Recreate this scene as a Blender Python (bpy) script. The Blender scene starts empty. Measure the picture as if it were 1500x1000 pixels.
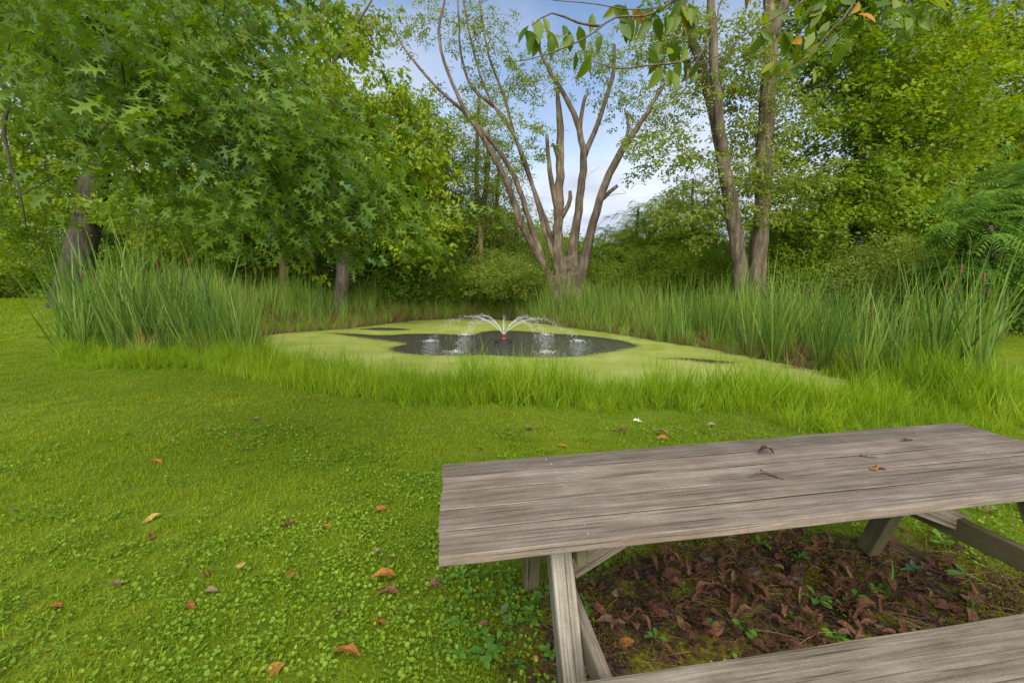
import bpy, math
import numpy as np
from mathutils import Matrix, Vector
R = math.radians
rng = np.random.default_rng(7)
scene = bpy.context.scene
COL = scene.collection

# ------------------------------------------------------------------ camera
F, V0, CH = 625.0, 415.0, 1.59            # focal length and horizon in photo pixels, eye height
TH = math.atan((500 - V0) / F)
cd = bpy.data.cameras.new('camera'); cam = bpy.data.objects.new('camera', cd); COL.objects.link(cam)
cd.sensor_width = 36; cd.lens = 36 * F / 1500; cd.clip_start = .02; cd.clip_end = 2000
cam.location = (0, 0, CH); cam.rotation_euler = (math.pi / 2 - TH, 0, 0)
scene.camera = cam
FW = np.array([0, math.cos(TH), -math.sin(TH)]); UP = np.array([0, math.sin(TH), math.cos(TH)])

# ------------------------------------------------------------------ sky, sun, exposure
SUN_EL, SUN_AZ = R(42), R(176)             # azimuth measured clockwise from +Y
w = bpy.data.worlds.new('World'); scene.world = w; w.use_nodes = True
nt = w.node_tree; nt.nodes.clear()
N = nt.nodes.new
sky = N('ShaderNodeTexSky'); sky.sky_type = 'NISHITA'; sky.sun_disc = False
sky.sun_elevation = SUN_EL; sky.sun_rotation = SUN_AZ; sky.altitude = 200; sky.air_density = 1.0; sky.dust_density = .6; sky.ozone_density = 1.5
bg1 = N('ShaderNodeBackground'); bg1.inputs['Strength'].default_value = .098
nt.links.new(sky.outputs[0], bg1.inputs[0])
tc = N('ShaderNodeTexCoord'); sep = N('ShaderNodeSeparateXYZ'); nt.links.new(tc.outputs['Generated'], sep.inputs[0])
addz = N('ShaderNodeMath'); addz.operation = 'ADD'; addz.inputs[1].default_value = .22; nt.links.new(sep.outputs['Z'], addz.inputs[0])
mx = N('ShaderNodeMath'); mx.operation = 'MAXIMUM'; mx.inputs[1].default_value = .05; nt.links.new(addz.outputs[0], mx.inputs[0])
dv = N('ShaderNodeVectorMath'); dv.operation = 'DIVIDE'; nt.links.new(tc.outputs['Generated'], dv.inputs[0]); nt.links.new(mx.outputs[0], dv.inputs[1])
cn = N('ShaderNodeTexNoise'); cn.inputs['Scale'].default_value = 1.3; cn.inputs['Detail'].default_value = 7; cn.inputs['Roughness'].default_value = .55
nt.links.new(dv.outputs[0], cn.inputs['Vector'])
elev = N('ShaderNodeMapRange'); elev.inputs['From Min'].default_value = .12; elev.inputs['From Max'].default_value = .62
elev.inputs['To Min'].default_value = .42; elev.inputs['To Max'].default_value = -.30; nt.links.new(sep.outputs['Z'], elev.inputs['Value'])
cs = N('ShaderNodeMath'); cs.operation = 'ADD'; nt.links.new(cn.outputs['Fac'], cs.inputs[0]); nt.links.new(elev.outputs[0], cs.inputs[1])
cr = N('ShaderNodeMapRange'); cr.interpolation_type = 'SMOOTHSTEP'; cr.inputs['From Min'].default_value = .42; cr.inputs['From Max'].default_value = .82
nt.links.new(cs.outputs[0], cr.inputs['Value'])
ccol = N('ShaderNodeValToRGB'); ccol.color_ramp.elements[0].position = .38; ccol.color_ramp.elements[0].color = (.80, .87, 1, 1)
ccol.color_ramp.elements[1].position = .62; ccol.color_ramp.elements[1].color = (.58, .64, .78, 1)
cn2 = N('ShaderNodeTexNoise'); cn2.inputs['Scale'].default_value = 2.6; cn2.inputs['Detail'].default_value = 5; nt.links.new(dv.outputs[0], cn2.inputs['Vector'])
nt.links.new(cn2.outputs['Fac'], ccol.inputs[0])
bg2 = N('ShaderNodeBackground'); bg2.inputs['Strength'].default_value = .54; nt.links.new(ccol.outputs[0], bg2.inputs[0])
mixs = N('ShaderNodeMixShader'); nt.links.new(cr.outputs[0], mixs.inputs[0]); nt.links.new(bg1.outputs[0], mixs.inputs[1]); nt.links.new(bg2.outputs[0], mixs.inputs[2])
wo = N('ShaderNodeOutputWorld'); nt.links.new(mixs.outputs[0], wo.inputs[0])
sl = bpy.data.lights.new('sun', 'SUN'); sl.energy = 3.5; sl.angle = R(75); sl.color = (1, .92, .78)
so = bpy.data.objects.new('sun', sl); COL.objects.link(so)
sd = Vector((math.sin(SUN_AZ) * math.cos(SUN_EL), math.cos(SUN_AZ) * math.cos(SUN_EL), math.sin(SUN_EL)))
so.rotation_euler = sd.to_track_quat('Z', 'Y').to_euler(); so.location = sd * 60
vs = scene.view_settings; vs.view_transform = 'Standard'; vs.look = 'None'; vs.gamma = 1; vs.use_curve_mapping = False
vs.exposure = 1.08
scene.cycles.max_bounces = 5; scene.cycles.diffuse_bounces = 3; scene.cycles.glossy_bounces = 2
scene.cycles.transmission_bounces = 4; scene.cycles.transparent_max_bounces = 6
scene.cycles.use_denoising = True; scene.cycles.caustics_reflective = False; scene.cycles.caustics_refractive = False

# ------------------------------------------------------------------ helpers
def ray(u, v):
    d = FW + np.array([1., 0, 0]) * (u - 750) / F + UP * (500 - v) / F
    return d
def at(u, v, Y):                            # point of the place seen at photo pixel u,v and standing Y metres away
    d = ray(u, v); return np.array([0, 0, CH]) + d * (Y / d[1])
def on(u, v, z):                            # ... lying at height z
    d = ray(u, v); t = (z - CH) / d[2]; return np.array([0, 0, CH]) + d * t
def pxr(px, Y): return px * Y / F

def prop(o, label=None, cat=None, group=None, kind=None):
    if label: o['label'] = label
    if cat: o['category'] = cat
    if group: o['group'] = group
    if kind: o['kind'] = kind
    return o
def empty(name, loc):
    o = bpy.data.objects.new(name, None); COL.objects.link(o); o.location = loc; o.empty_display_size = .1; return o
def link(name, me, parent=None, loc=(0, 0, 0), rot=(0, 0, 0), sc=1.0):
    o = bpy.data.objects.new(name, me); COL.objects.link(o)
    o.location = loc; o.rotation_euler = rot; o.scale = (sc,) * 3 if np.isscalar(sc) else sc
    if parent is not None: o.parent = parent
    return o
def mesh(name, v, f, mats=(), attrs=None, smooth=False, mi=None):
    me = bpy.data.meshes.new(name)
    me.from_pydata(np.asarray(v, float).tolist(), [], [list(map(int, q)) for q in f])
    for m in (mats if isinstance(mats, (list, tuple)) else [mats]): me.materials.append(m)
    if attrs:
        for k, a in attrs.items():
            a = np.asarray(a)
            if a.ndim == 2:
                t = me.attributes.new(k, 'FLOAT_VECTOR', 'POINT'); t.data.foreach_set('vector', a.astype(np.float32).ravel())
            elif a.dtype.kind == 'i':
                t = me.attributes.new(k, 'INT', 'POINT'); t.data.foreach_set('value', a.astype(np.int32))
            else:
                t = me.attributes.new(k, 'FLOAT', 'POINT'); t.data.foreach_set('value', a.astype(np.float32))
    if mi is not None: me.polygons.foreach_set('material_index', np.asarray(mi, np.int32))
    if smooth: me.polygons.foreach_set('use_smooth', np.ones(len(me.polygons), bool))
    me.update(); return me
class MB:                                   # collects pieces into one mesh
    def __init__(s): s.v = []; s.f = []; s.a = []; s.n = 0
    def add(s, v, f, a=0.0):
        v = np.asarray(v, float); s.v.append(v); s.f += [[int(i) + s.n for i in q] for q in f]
        s.a.append(np.full(len(v), a) if np.isscalar(a) else a); s.n += len(v); return s
    def get(s): return (np.concatenate(s.v) if s.v else np.zeros((0, 3))), s.f, (np.concatenate(s.a) if s.a else np.zeros(0))
    def me(s, name, mats, smooth=False):
        v, f, a = s.get(); return mesh(name, v, f, mats, {'lv': a}, smooth)
def unit(x): return x / (np.linalg.norm(x) + 1e-12)
def frame(d, up=(0, 0, 1)):                 # columns: forward d, side, normal
    d = unit(np.asarray(d, float)); s = np.cross(up, d)
    if np.linalg.norm(s) < 1e-4: s = np.cross((1, 0, 0), d)
    s = unit(s); return np.stack([d, s, np.cross(d, s)], 1)
def sweep(P, r, sides=8, cap=True, rough=0.0, g=rng):
    P = np.asarray(P, float); n = len(P); r = np.broadcast_to(np.asarray(r, float), (n,))
    T = np.gradient(P, axis=0); V = []
    fr = frame(T[0], (0.3, 1, .1)); nrm = fr[:, 2]
    ang = np.arange(sides) * 2 * math.pi / sides
    ph = g.random(sides) * rough
    for i in range(n):
        t = unit(T[i]); nrm = unit(nrm - t * (nrm @ t)); b = np.cross(t, nrm)
        rr = r[i] * (1 + ph + (g.random(sides) - .5) * rough)
        V.append(P[i] + np.outer(np.cos(ang) * rr, nrm) + np.outer(np.sin(ang) * rr, b))
    V = np.concatenate(V); Fc = []
    for i in range(n - 1):
        for k in range(sides):
            a, b = i * sides + k, i * sides + (k + 1) % sides; Fc.append((a, b, b + sides, a + sides))
    if cap: Fc.append(tuple(range((n - 1) * sides, n * sides))); Fc.append(tuple(range(sides))[::-1])
    return V, Fc
def smoothpath(P, step):                    # Catmull-Rom resample
    P = np.asarray(P, float); Q = np.vstack([2 * P[0] - P[1], P, 2 * P[-1] - P[-2]]); out = []
    for i in range(1, len(Q) - 2):
        k = max(1, int(np.ceil(np.linalg.norm(Q[i + 1, :3] - Q[i, :3]) / step)))
        for t in np.arange(k) / k:
            a, b, c, d = Q[i - 1], Q[i], Q[i + 1], Q[i + 2]
            out.append(.5 * ((2 * b) + (-a + c) * t + (2 * a - 5 * b + 4 * c - d) * t * t + (-a + 3 * b - 3 * c + d) * t ** 3))
    out.append(P[-1]); return np.array(out)
def box(lx, ly, lz, bev=.004, c=(0, 0, 0)):  # box with chamfered edges, centred
    hx, hy, hz = lx / 2, ly / 2, lz / 2; b = min(bev, hx * .4, hy * .4, hz * .4)
    V = []; idx = {}
    for sx in (-1, 1):
        for sy in (-1, 1):
            for sz in (-1, 1):
                for ax in range(3):
                    p = [sx * (hx - b), sy * (hy - b), sz * (hz - b)]; p[ax] += (sx, sy, sz)[ax] * b
                    idx[(sx, sy, sz, ax)] = len(V); V.append(p)
    Fc = []
    for ax in range(3):
        o = [i for i in range(3) if i != ax]
        for s in (-1, 1):
            q = []
            for a, b2 in ((-1, -1), (1, -1), (1, 1), (-1, 1)):
                k = [0, 0, 0]; k[ax] = s; k[o[0]] = a; k[o[1]] = b2; q.append(idx[(*k, ax)])
            Fc.append(q if (s > 0) == (ax != 1) else q[::-1])
    for ax in range(3):                     # edge chamfers along axis ax
        o = [i for i in range(3) if i != ax]
        for a in (-1, 1):
            for b2 in (-1, 1):
                k0 = [0, 0, 0]; k1 = [0, 0, 0]; k0[ax] = -1; k1[ax] = 1
                for k in (k0, k1): k[o[0]] = a; k[o[1]] = b2
                Fc.append([idx[(*k0, o[0])], idx[(*k1, o[0])], idx[(*k1, o[1])], idx[(*k0, o[1])]])
    for sx in (-1, 1):
        for sy in (-1, 1):
            for sz in (-1, 1): Fc.append([idx[(sx, sy, sz, i)] for i in range(3)])
    return np.array(V) + np.array(c), Fc

# ------------------------------------------------------------------ scatter group: a mesh carries its own pattern pieces (tv 0..2) and points (tv -1)
def scatter_group():
    g = bpy.data.node_groups.new('scatter', 'GeometryNodeTree')
    g.interface.new_socket('Geometry', in_out='INPUT', socket_type='NodeSocketGeometry')
    g.interface.new_socket('Geometry', in_out='OUTPUT', socket_type='NodeSocketGeometry')
    nn, ll = g.nodes.new, g.links.new
    gi, go = nn('NodeGroupInput'), nn('NodeGroupOutput')
    def attr(nm, ty):
        a = nn('GeometryNodeInputNamedAttribute'); a.data_type = ty; a.inputs['Name'].default_value = nm
        return [s for s in a.outputs if s.enabled and s.name == 'Attribute'][0]
    tv, pv, rot, sc_ = attr('tv', 'INT'), attr('pv', 'INT'), attr('rot', 'FLOAT_VECTOR'), attr('size', 'FLOAT')
    def eq(s, val):
        c = nn('FunctionNodeCompare'); c.data_type = 'INT'; c.operation = 'EQUAL'
        ins = [i for i in c.inputs if i.enabled]; ll(s, ins[0]); ins[1].default_value = val; return c.outputs[0]
    j = nn('GeometryNodeJoinGeometry')
    for k in range(3):
        s1 = nn('GeometryNodeSeparateGeometry'); ll(gi.outputs[0], s1.inputs[0]); ll(eq(tv, k), s1.inputs[1])
        s2 = nn('GeometryNodeSeparateGeometry'); ll(gi.outputs[0], s2.inputs[0]); ll(eq(tv, -1 - k), s2.inputs[1])
        ip = nn('GeometryNodeInstanceOnPoints'); ll(s2.outputs[0], ip.inputs['Points']); ll(s1.outputs[0], ip.inputs['Instance'])
        ll(rot, ip.inputs['Rotation']); ll(sc_, ip.inputs['Scale']); ll(ip.outputs[0], j.inputs[0])
    ll(j.outputs[0], go.inputs[0]); return g
SCATTER = scatter_group()
def scatter(name, templates, pts, rot, size, tint, mat, parent=None, variant=None, smooth=False):
    """templates: up to three (v, f, lv); pts relative to the parent"""
    k = len(templates); pts = np.asarray(pts, float); n = len(pts)
    var = rng.integers(0, k, n) if variant is None else np.asarray(variant)
    V = [pts]; Fc = []; tv = [-1 - var]; lv = [np.zeros(n)]; off = n
    for i, (v, f, a) in enumerate(templates):
        V.append(v); Fc += [[x + off for x in q] for q in f]; tv.append(np.full(len(v), i)); lv.append(a); off += len(v)
    m = off - n; z = np.zeros(m)
    me = mesh(name, np.concatenate(V), Fc, mat, {
        'tv': np.concatenate(tv).astype(int), 'lv': np.concatenate(lv).astype(float),
        'rot': np.vstack([np.asarray(rot, float), np.zeros((m, 3))]),
        'size': np.concatenate([np.broadcast_to(size, (n,)), z]).astype(float), 'tint': np.concatenate([np.broadcast_to(tint, (n,)), z]).astype(float)}, smooth)
    o = link(name, me, parent); md = o.modifiers.new('scatter', 'NODES'); md.node_group = SCATTER
    o['kind'] = 'stuff'; return o

# ------------------------------------------------------------------ materials
def new_mat(name):
    m = bpy.data.materials.new(name); m.use_nodes = True; t = m.node_tree; t.nodes.clear()
    o = t.nodes.new('ShaderNodeOutputMaterial'); return m, t, o
def ramp(t, stops):
    r = t.nodes.new('ShaderNodeValToRGB'); e = r.color_ramp.elements
    while len(e) < len(stops): e.new(.5)
    for q, (p, c) in zip(e, stops): q.position = p; q.color = (*c, 1)
    return r
def leaf_mat(name, cols, trans=.35, rough=.5, spec=.3, rand='inst', mottle=0):
    """cols: ramp colours; picked by piece value lv plus copy tint"""
    m, t, o = new_mat(name); n, l = t.nodes.new, t.links.new
    a = n('ShaderNodeAttribute'); a.attribute_name = 'lv'
    if rand == 'inst': b = n('ShaderNodeAttribute'); b.attribute_type = 'INSTANCER'; b.attribute_name = 'tint'; bs = b.outputs['Fac']
    else: b = n('ShaderNodeObjectInfo'); bs = b.outputs['Random']
    s = n('ShaderNodeMath'); s.operation = 'MULTIPLY_ADD'; s.inputs[1].default_value = .4; l(a.outputs['Fac'], s.inputs[0])
    s2 = n('ShaderNodeMath'); s2.operation = 'MULTIPLY'; s2.inputs[1].default_value = .6; l(bs, s2.inputs[0]); l(s2.outputs[0], s.inputs[2])
    r = ramp(t, [(i / (len(cols) - 1), c) for i, c in enumerate(cols)]); l(s.outputs[0], r.inputs[0])
    p = n('ShaderNodeBsdfPrincipled'); p.inputs['Roughness'].default_value = rough; p.inputs['Specular IOR Level'].default_value = spec
    src = r.outputs[0]
    if mottle:
        tcm = n('ShaderNodeTexCoord'); nm = n('ShaderNodeTexNoise'); nm.inputs['Scale'].default_value = mottle; nm.inputs['Detail'].default_value = 6; nm.inputs['Roughness'].default_value = .7; l(tcm.outputs['Object'], nm.inputs[0])
        hm = n('ShaderNodeHueSaturation'); mm = n('ShaderNodeMapRange'); mm.inputs['From Min'].default_value = .3; mm.inputs['From Max'].default_value = .7; mm.inputs['To Min'].default_value = .55; mm.inputs['To Max'].default_value = 1.5
        l(nm.outputs['Fac'], mm.inputs['Value']); l(mm.outputs[0], hm.inputs['Value']); l(src, hm.inputs['Color']); src = hm.outputs[0]
        bm_ = n('ShaderNodeBump'); bm_.inputs['Strength'].default_value = .8; bm_.inputs['Distance'].default_value = .05; l(nm.outputs['Fac'], bm_.inputs['Height']); l(bm_.outputs[0], p.inputs['Normal'])
    l(src, p.inputs['Base Color'])
    tr = n('ShaderNodeBsdfTranslucent'); hs = n('ShaderNodeHueSaturation'); hs.inputs['Hue'].default_value = .485; hs.inputs['Saturation'].default_value = 1.1; hs.inputs['Value'].default_value = 1.3
    l(r.outputs[0], hs.inputs['Color']); l(hs.outputs[0], tr.inputs[0])
    mxs = n('ShaderNodeMixShader'); mxs.inputs[0].default_value = trans; l(p.outputs[0], mxs.inputs[1]); l(tr.outputs[0], mxs.inputs[2]); l(mxs.outputs[0], o.inputs[0])
    return m
def bark_mat(name, c0, c1, c2, scale=9):
    m, t, o = new_mat(name); n, l = t.nodes.new, t.links.new
    tc = n('ShaderNodeTexCoord'); mp = n('ShaderNodeMapping'); mp.inputs['Scale'].default_value = (1, 1, .16); l(tc.outputs['Object'], mp.inputs[0])
    a = n('ShaderNodeTexNoise'); a.inputs['Scale'].default_value = scale; a.inputs['Detail'].default_value = 6; a.inputs['Roughness'].default_value = .65; l(mp.outputs[0], a.inputs[0])
    b = n('ShaderNodeTexNoise'); b.inputs['Scale'].default_value = 1.1; b.inputs['Detail'].default_value = 4; l(tc.outputs['Object'], b.inputs[0])
    ad = n('ShaderNodeMath'); ad.operation = 'MULTIPLY_ADD'; ad.inputs[1].default_value = .45; l(b.outputs['Fac'], ad.inputs[0])
    s2 = n('ShaderNodeMath'); s2.operation = 'MULTIPLY'; s2.inputs[1].default_value = .6; l(a.outputs['Fac'], s2.inputs[0]); l(s2.outputs[0], ad.inputs[2])
    r = ramp(t, [(.36, c0), (.52, c1), (.68, c2)]); l(ad.outputs[0], r.inputs[0])
    p = n('ShaderNodeBsdfPrincipled'); p.inputs['Roughness'].default_value = .9; p.inputs['Specular IOR Level'].default_value = .15; l(r.outputs[0], p.inputs['Base Color'])
    bu = n('ShaderNodeBump'); bu.inputs['Strength'].default_value = .9; bu.inputs['Distance'].default_value = .04; l(a.outputs['Fac'], bu.inputs['Height']); l(bu.outputs[0], p.inputs['Normal'])
    l(p.outputs[0], o.inputs[0]); return m
def plain_mat(name, c0, c1, scale=20, rough=.6, bump=.2, spec=.3, dist=.01):
    m, t, o = new_mat(name); n, l = t.nodes.new, t.links.new
    tc = n('ShaderNodeTexCoord'); a = n('ShaderNodeTexNoise'); a.inputs['Scale'].default_value = scale; a.inputs['Detail'].default_value = 6; l(tc.outputs['Object'], a.inputs[0])
    r = ramp(t, [(.35, c0), (.65, c1)]); l(a.outputs['Fac'], r.inputs[0])
    p = n('ShaderNodeBsdfPrincipled'); p.inputs['Roughness'].default_value = rough; p.inputs['Specular IOR Level'].default_value = spec; l(r.outputs[0], p.inputs['Base Color'])
    bu = n('ShaderNodeBump'); bu.inputs['Strength'].default_value = bump; bu.inputs['Distance'].default_value = dist; l(a.outputs['Fac'], bu.inputs['Height']); l(bu.outputs[0], p.inputs['Normal'])
    l(p.outputs[0], o.inputs[0]); return m
def wood_mat(name, cols, moss=0.0, axis=0):
    m, t, o = new_mat(name); n, l = t.nodes.new, t.links.new
    tc = n('ShaderNodeTexCoord'); oi = n('ShaderNodeObjectInfo')
    off = n('ShaderNodeVectorMath'); off.operation = 'SCALE'; off.inputs[0].default_value = (37, 53, 71); l(oi.outputs['Random'], off.inputs['Scale'])
    ad = n('ShaderNodeVectorMath'); l(tc.outputs['Object'], ad.inputs[0]); l(off.outputs[0], ad.inputs[1])
    def nz(sc, scale, det, rg=.6, dis=0):
        mp = n('ShaderNodeMapping'); mp.inputs['Scale'].default_value = sc; l(ad.outputs[0], mp.inputs[0])
        a = n('ShaderNodeTexNoise'); a.inputs['Scale'].default_value = scale; a.inputs['Detail'].default_value = det; a.inputs['Roughness'].default_value = rg; a.inputs['Distortion'].default_value = dis
        l(mp.outputs[0], a.inputs[0]); return a.outputs['Fac']
    s = [1, 1, 1]; s[axis] = .03
    grain = nz(s, 95, 7, .7, .4); s3 = [1, 1, 1]; s3[axis] = .09
    wide = nz(s3, 16, 5, .6, .5); blot = nz((1, 1, 1), 5, 6); fine = nz((.3, 1, 1) if axis == 0 else (1, 1, .3), 300, 3)
    def mad(a, k, b):
        q = n('ShaderNodeMath'); q.operation = 'MULTIPLY_ADD'; q.inputs[1].default_value = k; l(a, q.inputs[0])
        if b is None: q.inputs[2].default_value = 0
        else: l(b, q.inputs[2])
        return q.outputs[0]
    s4 = [1, 1, 1]; s4[axis] = .014; crk = nz(s4, 150, 3, .5, .3)
    tot = mad(grain, .46, mad(wide, .26, mad(blot, .22, mad(fine, .14, None))))
    r = ramp(t, [(.36, cols[0]), (.47, cols[1]), (.56, cols[2]), (.68, cols[3])]); l(tot, r.inputs[0])
    hv = n('ShaderNodeHueSaturation'); mrv = n('ShaderNodeMapRange'); mrv.inputs['To Min'].default_value = .8; mrv.inputs['To Max'].default_value = 1.18; l(oi.outputs['Random'], mrv.inputs['Value']); l(mrv.outputs[0], hv.inputs['Value']); l(r.outputs[0], hv.inputs['Color'])
    mc = n('ShaderNodeMapRange'); mc.inputs['From Min'].default_value = .33; mc.inputs['From Max'].default_value = .41; mc.inputs['To Min'].default_value = .38; l(crk, mc.inputs['Value'])
    h3 = n('ShaderNodeHueSaturation'); l(mc.outputs[0], h3.inputs['Value']); l(hv.outputs[0], h3.inputs['Color'])
    col = h3.outputs[0]
    if moss:
        mr = n('ShaderNodeMapRange'); mr.inputs['From Min'].default_value = .5; mr.inputs['From Max'].default_value = .72; mr.inputs['To Max'].default_value = moss; l(blot, mr.inputs['Value'])
        mxc = n('ShaderNodeMix'); mxc.data_type = 'RGBA'; l(mr.outputs[0], mxc.inputs['Factor']); l(col, mxc.inputs['A']); mxc.inputs['B'].default_value = (.10, .115, .03, 1); col = mxc.outputs['Result']
    p = n('ShaderNodeBsdfPrincipled'); p.inputs['Roughness'].default_value = .85; p.inputs['Specular IOR Level'].default_value = .2; l(col, p.inputs['Base Color'])
    bu = n('ShaderNodeBump'); bu.inputs['Strength'].default_value = .55; bu.inputs['Distance'].default_value = .006; l(tot, bu.inputs['Height']); l(bu.outputs[0], p.inputs['Normal'])
    l(p.outputs[0], o.inputs[0]); return m

M = {}
M['lawn'] = leaf_mat('lawn_grass', [(.075, .14, .003), (.138, .222, .004), (.205, .285, .006), (.32, .33, .02)], .35, .55, .15)
M['clover'] = leaf_mat('clover', [(.08, .16, .010), (.14, .24, .014), (.21, .315, .03)], .3, .5, .22)
M['bank'] = leaf_mat('bank_grass', [(.085, .165, .007), (.165, .28, .009), (.245, .37, .014), (.37, .43, .06)], .42, .5, .2)
M['reed'] = leaf_mat('reed_leaf', [(.04, .095, .016), (.09, .18, .026), (.18, .29, .04), (.40, .38, .13)], .38, .45, .25, 'obj')
M['reedfar'] = leaf_mat('reed_far', [(.11, .20, .03), (.165, .27, .04), (.23, .325, .055), (.36, .34, .12)], .4, .5, .25)
M['straw'] = leaf_mat('straw', [(.09, .05, .024), (.18, .105, .05), (.29, .20, .10)], .25, .7, .2)
M['oak'] = leaf_mat('oak_leaf', [(.05, .105, .012), (.085, .16, .016), (.13, .22, .022), (.20, .28, .03)], .42, .5, .25)
M['oakobj'] = leaf_mat('oak_leaf_single', [(.055, .13, .032), (.085, .18, .042), (.13, .235, .06)], .35, .4, .45, 'obj')
M['maple'] = leaf_mat('maple_leaf', [(.095, .175, .010), (.15, .245, .013), (.215, .315, .02), (.32, .38, .04)], .48, .5, .25)
M['yellow'] = leaf_mat('yellow_leaf', [(.13, .21, .012), (.195, .285, .014), (.27, .35, .018), (.38, .41, .035)], .47, .5, .25)
M['dark'] = leaf_mat('dark_leaf', [(.075, .145, .014), (.115, .20, .018), (.165, .255, .026), (.23, .31, .04)], .45, .5, .25)
M['locust'] = leaf_mat('locust_leaf', [(.11, .20, .02), (.165, .265, .025), (.23, .33, .03), (.31, .38, .05)], .48, .5, .25)
M['olive'] = leaf_mat('olive_leaf', [(.115, .17, .02), (.165, .225, .028), (.22, .285, .04), (.30, .34, .07)], .45, .5, .25)
M['sumac'] = leaf_mat('sumac_leaf', [(.095, .20, .03), (.145, .27, .042), (.21, .34, .065)], .42, .6, .15)
M['cherry'] = leaf_mat('cherry_leaf', [(.055, .115, .012), (.10, .175, .016), (.17, .24, .02), (.30, .31, .025)], .5, .38, .35, 'obj')
M['cherryo'] = leaf_mat('cherry_leaf_turning', [(.4, .26, .03), (.45, .2, .03), (.36, .3, .03)], .4, .45, .3, 'obj')
M['weed'] = leaf_mat('weed_leaf', [(.06, .16, .02), (.1, .23, .03), (.16, .3, .04)], .35, .45, .35, 'obj')
M['weedp'] = leaf_mat('weed_leaf_grey', [(.10, .19, .09), (.14, .24, .11)], .25, .6, .25, 'obj')
M['litter'] = leaf_mat('dead_leaf', [(.055, .026, .016), (.13, .056, .030), (.22, .10, .05), (.36, .22, .13)], .18, .5, .35, 'obj', 6)
M['litterg'] = leaf_mat('dead_leaf_heap', [(.03, .016, .011), (.08, .036, .022), (.14, .066, .036), (.25, .145, .09)], .12, .65, .25, 'inst', 6)
M['orange'] = leaf_mat('orange_leaf', [(.24, .085, .022), (.36, .14, .03), (.42, .23, .045)], .2, .5, .3, 'obj', 4)
M['tan'] = leaf_mat('tan_leaf', [(.24, .15, .09), (.36, .26, .16)], .2, .6, .25, 'obj', 4)
M['ybit'] = leaf_mat('yellow_fallen', [(.42, .27, .04), (.5, .36, .09)], .2, .5, .3, 'obj', 4)
M['bark'] = bark_mat('bark_grey', (.035, .03, .022), (.08, .068, .05), (.15, .13, .10))
M['barkdark'] = bark_mat('bark_dark', (.018, .015, .012), (.045, .038, .030), (.085, .073, .058))
M['barkwarm'] = bark_mat('bark_warm', (.032, .024, .016), (.10, .078, .055), (.22, .178, .13), 8)
M['barktan'] = bark_mat('bark_tan', (.13, .085, .05), (.24, .165, .10), (.33, .24, .16))
M['twig'] = plain_mat('twig', (.05, .036, .026), (.13, .10, .08), 60, .8, .4)
M['wood'] = wood_mat('weathered_plank', [(.048, .034, .024), (.108, .084, .063), (.162, .133, .106), (.27, .236, .20)])
M['woodb'] = wood_mat('weathered_bench', [(.06, .046, .030), (.13, .105, .074), (.205, .175, .13), (.32, .285, .225)])
M['woodleg'] = wood_mat('weathered_leg', [(.10, .085, .06), (.20, .18, .135), (.33, .305, .25), (.48, .46, .41)], .25, 2)
M['woodmoss'] = wood_mat('mossy_beam', [(.04, .036, .016), (.085, .075, .036), (.125, .11, .06), (.18, .16, .10)], .6)
M['black'] = plain_mat('black_float', (.012, .012, .013), (.03, .03, .03), 30, .45)
M['red'] = plain_mat('nozzle', (.12, .03, .022), (.2, .055, .035), 30, .5)
M['stone'] = plain_mat('stone', (.045, .035, .024), (.15, .12, .085), 45, .95, 1.0, .1, .05)
M['white'] = plain_mat('white_scrap', (.75, .76, .78), (.85, .86, .88), 30, .5)
M['nail'] = plain_mat('nail', (.12, .11, .10), (.32, .30, .27), 80, .6)
M['cattail'] = plain_mat('seed_head', (.10, .045, .02), (.17, .085, .04), 90, .9, .5)

# ------------------------------------------------------------------ the lie of the land
WZ = -.35                                   # water level
POND_PX = [(372, 508), (395, 492), (440, 487), (500, 483), (560, 476), (620, 469), (690, 467), (760, 471), (830, 480), (900, 490), (960, 500), (1030, 511),
           (1100, 525), (1170, 540), (1230, 553), (1262, 566), (1250, 580), (1180, 590), (1080, 593), (960, 592), (840, 589), (720, 584), (600, 574), (500, 560), (430, 545), (385, 528)]
POND = smoothpath(np.array([on(u, v, WZ) for u, v in POND_PX + POND_PX[:1]]), .7)[:-1, :2]
def sdf(x, y):                              # signed distance to the shore, negative in the water
    p = np.stack([np.ravel(x), np.ravel(y)], 1).astype(float); A = POND; e = np.roll(POND, -1, 0) - A; out = np.empty(len(p)); ee = (e ** 2).sum(1)
    for i in range(0, len(p), 20000):
        w_ = p[i:i + 20000, None, :] - A[None]; t = np.clip((w_ * e).sum(2) / ee, 0, 1); d2 = ((w_ - t[..., None] * e) ** 2).sum(2).min(1)
        y0 = w_[..., 1] >= 0; y1 = w_[..., 1] >= e[:, 1]
        with np.errstate(divide='ignore', invalid='ignore'): hit = (y0 != y1) & (w_[..., 0] < w_[..., 1] / e[:, 1] * e[:, 0])
        out[i:i + 20000] = np.sqrt(d2) * np.where(hit.sum(1) % 2 == 1, -1, 1)
    return out.reshape(np.shape(x))
def sstep(a, b, x): t = np.clip((x - a) / (b - a), 0, 1); return t * t * (3 - 2 * t)
NZ = np.random.default_rng(3).random((256, 256))
def vnoise(x, y):
    xi, yi = np.floor(x).astype(int), np.floor(y).astype(int); fx, fy = x - xi, y - yi; fx = fx * fx * (3 - 2 * fx); fy = fy * fy * (3 - 2 * fy)
    h = lambda a, b: NZ[a % 256, b % 256]
    return (h(xi, yi) * (1 - fx) + h(xi + 1, yi) * fx) * (1 - fy) + (h(xi, yi + 1) * (1 - fx) + h(xi + 1, yi + 1) * fx) * fy
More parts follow.
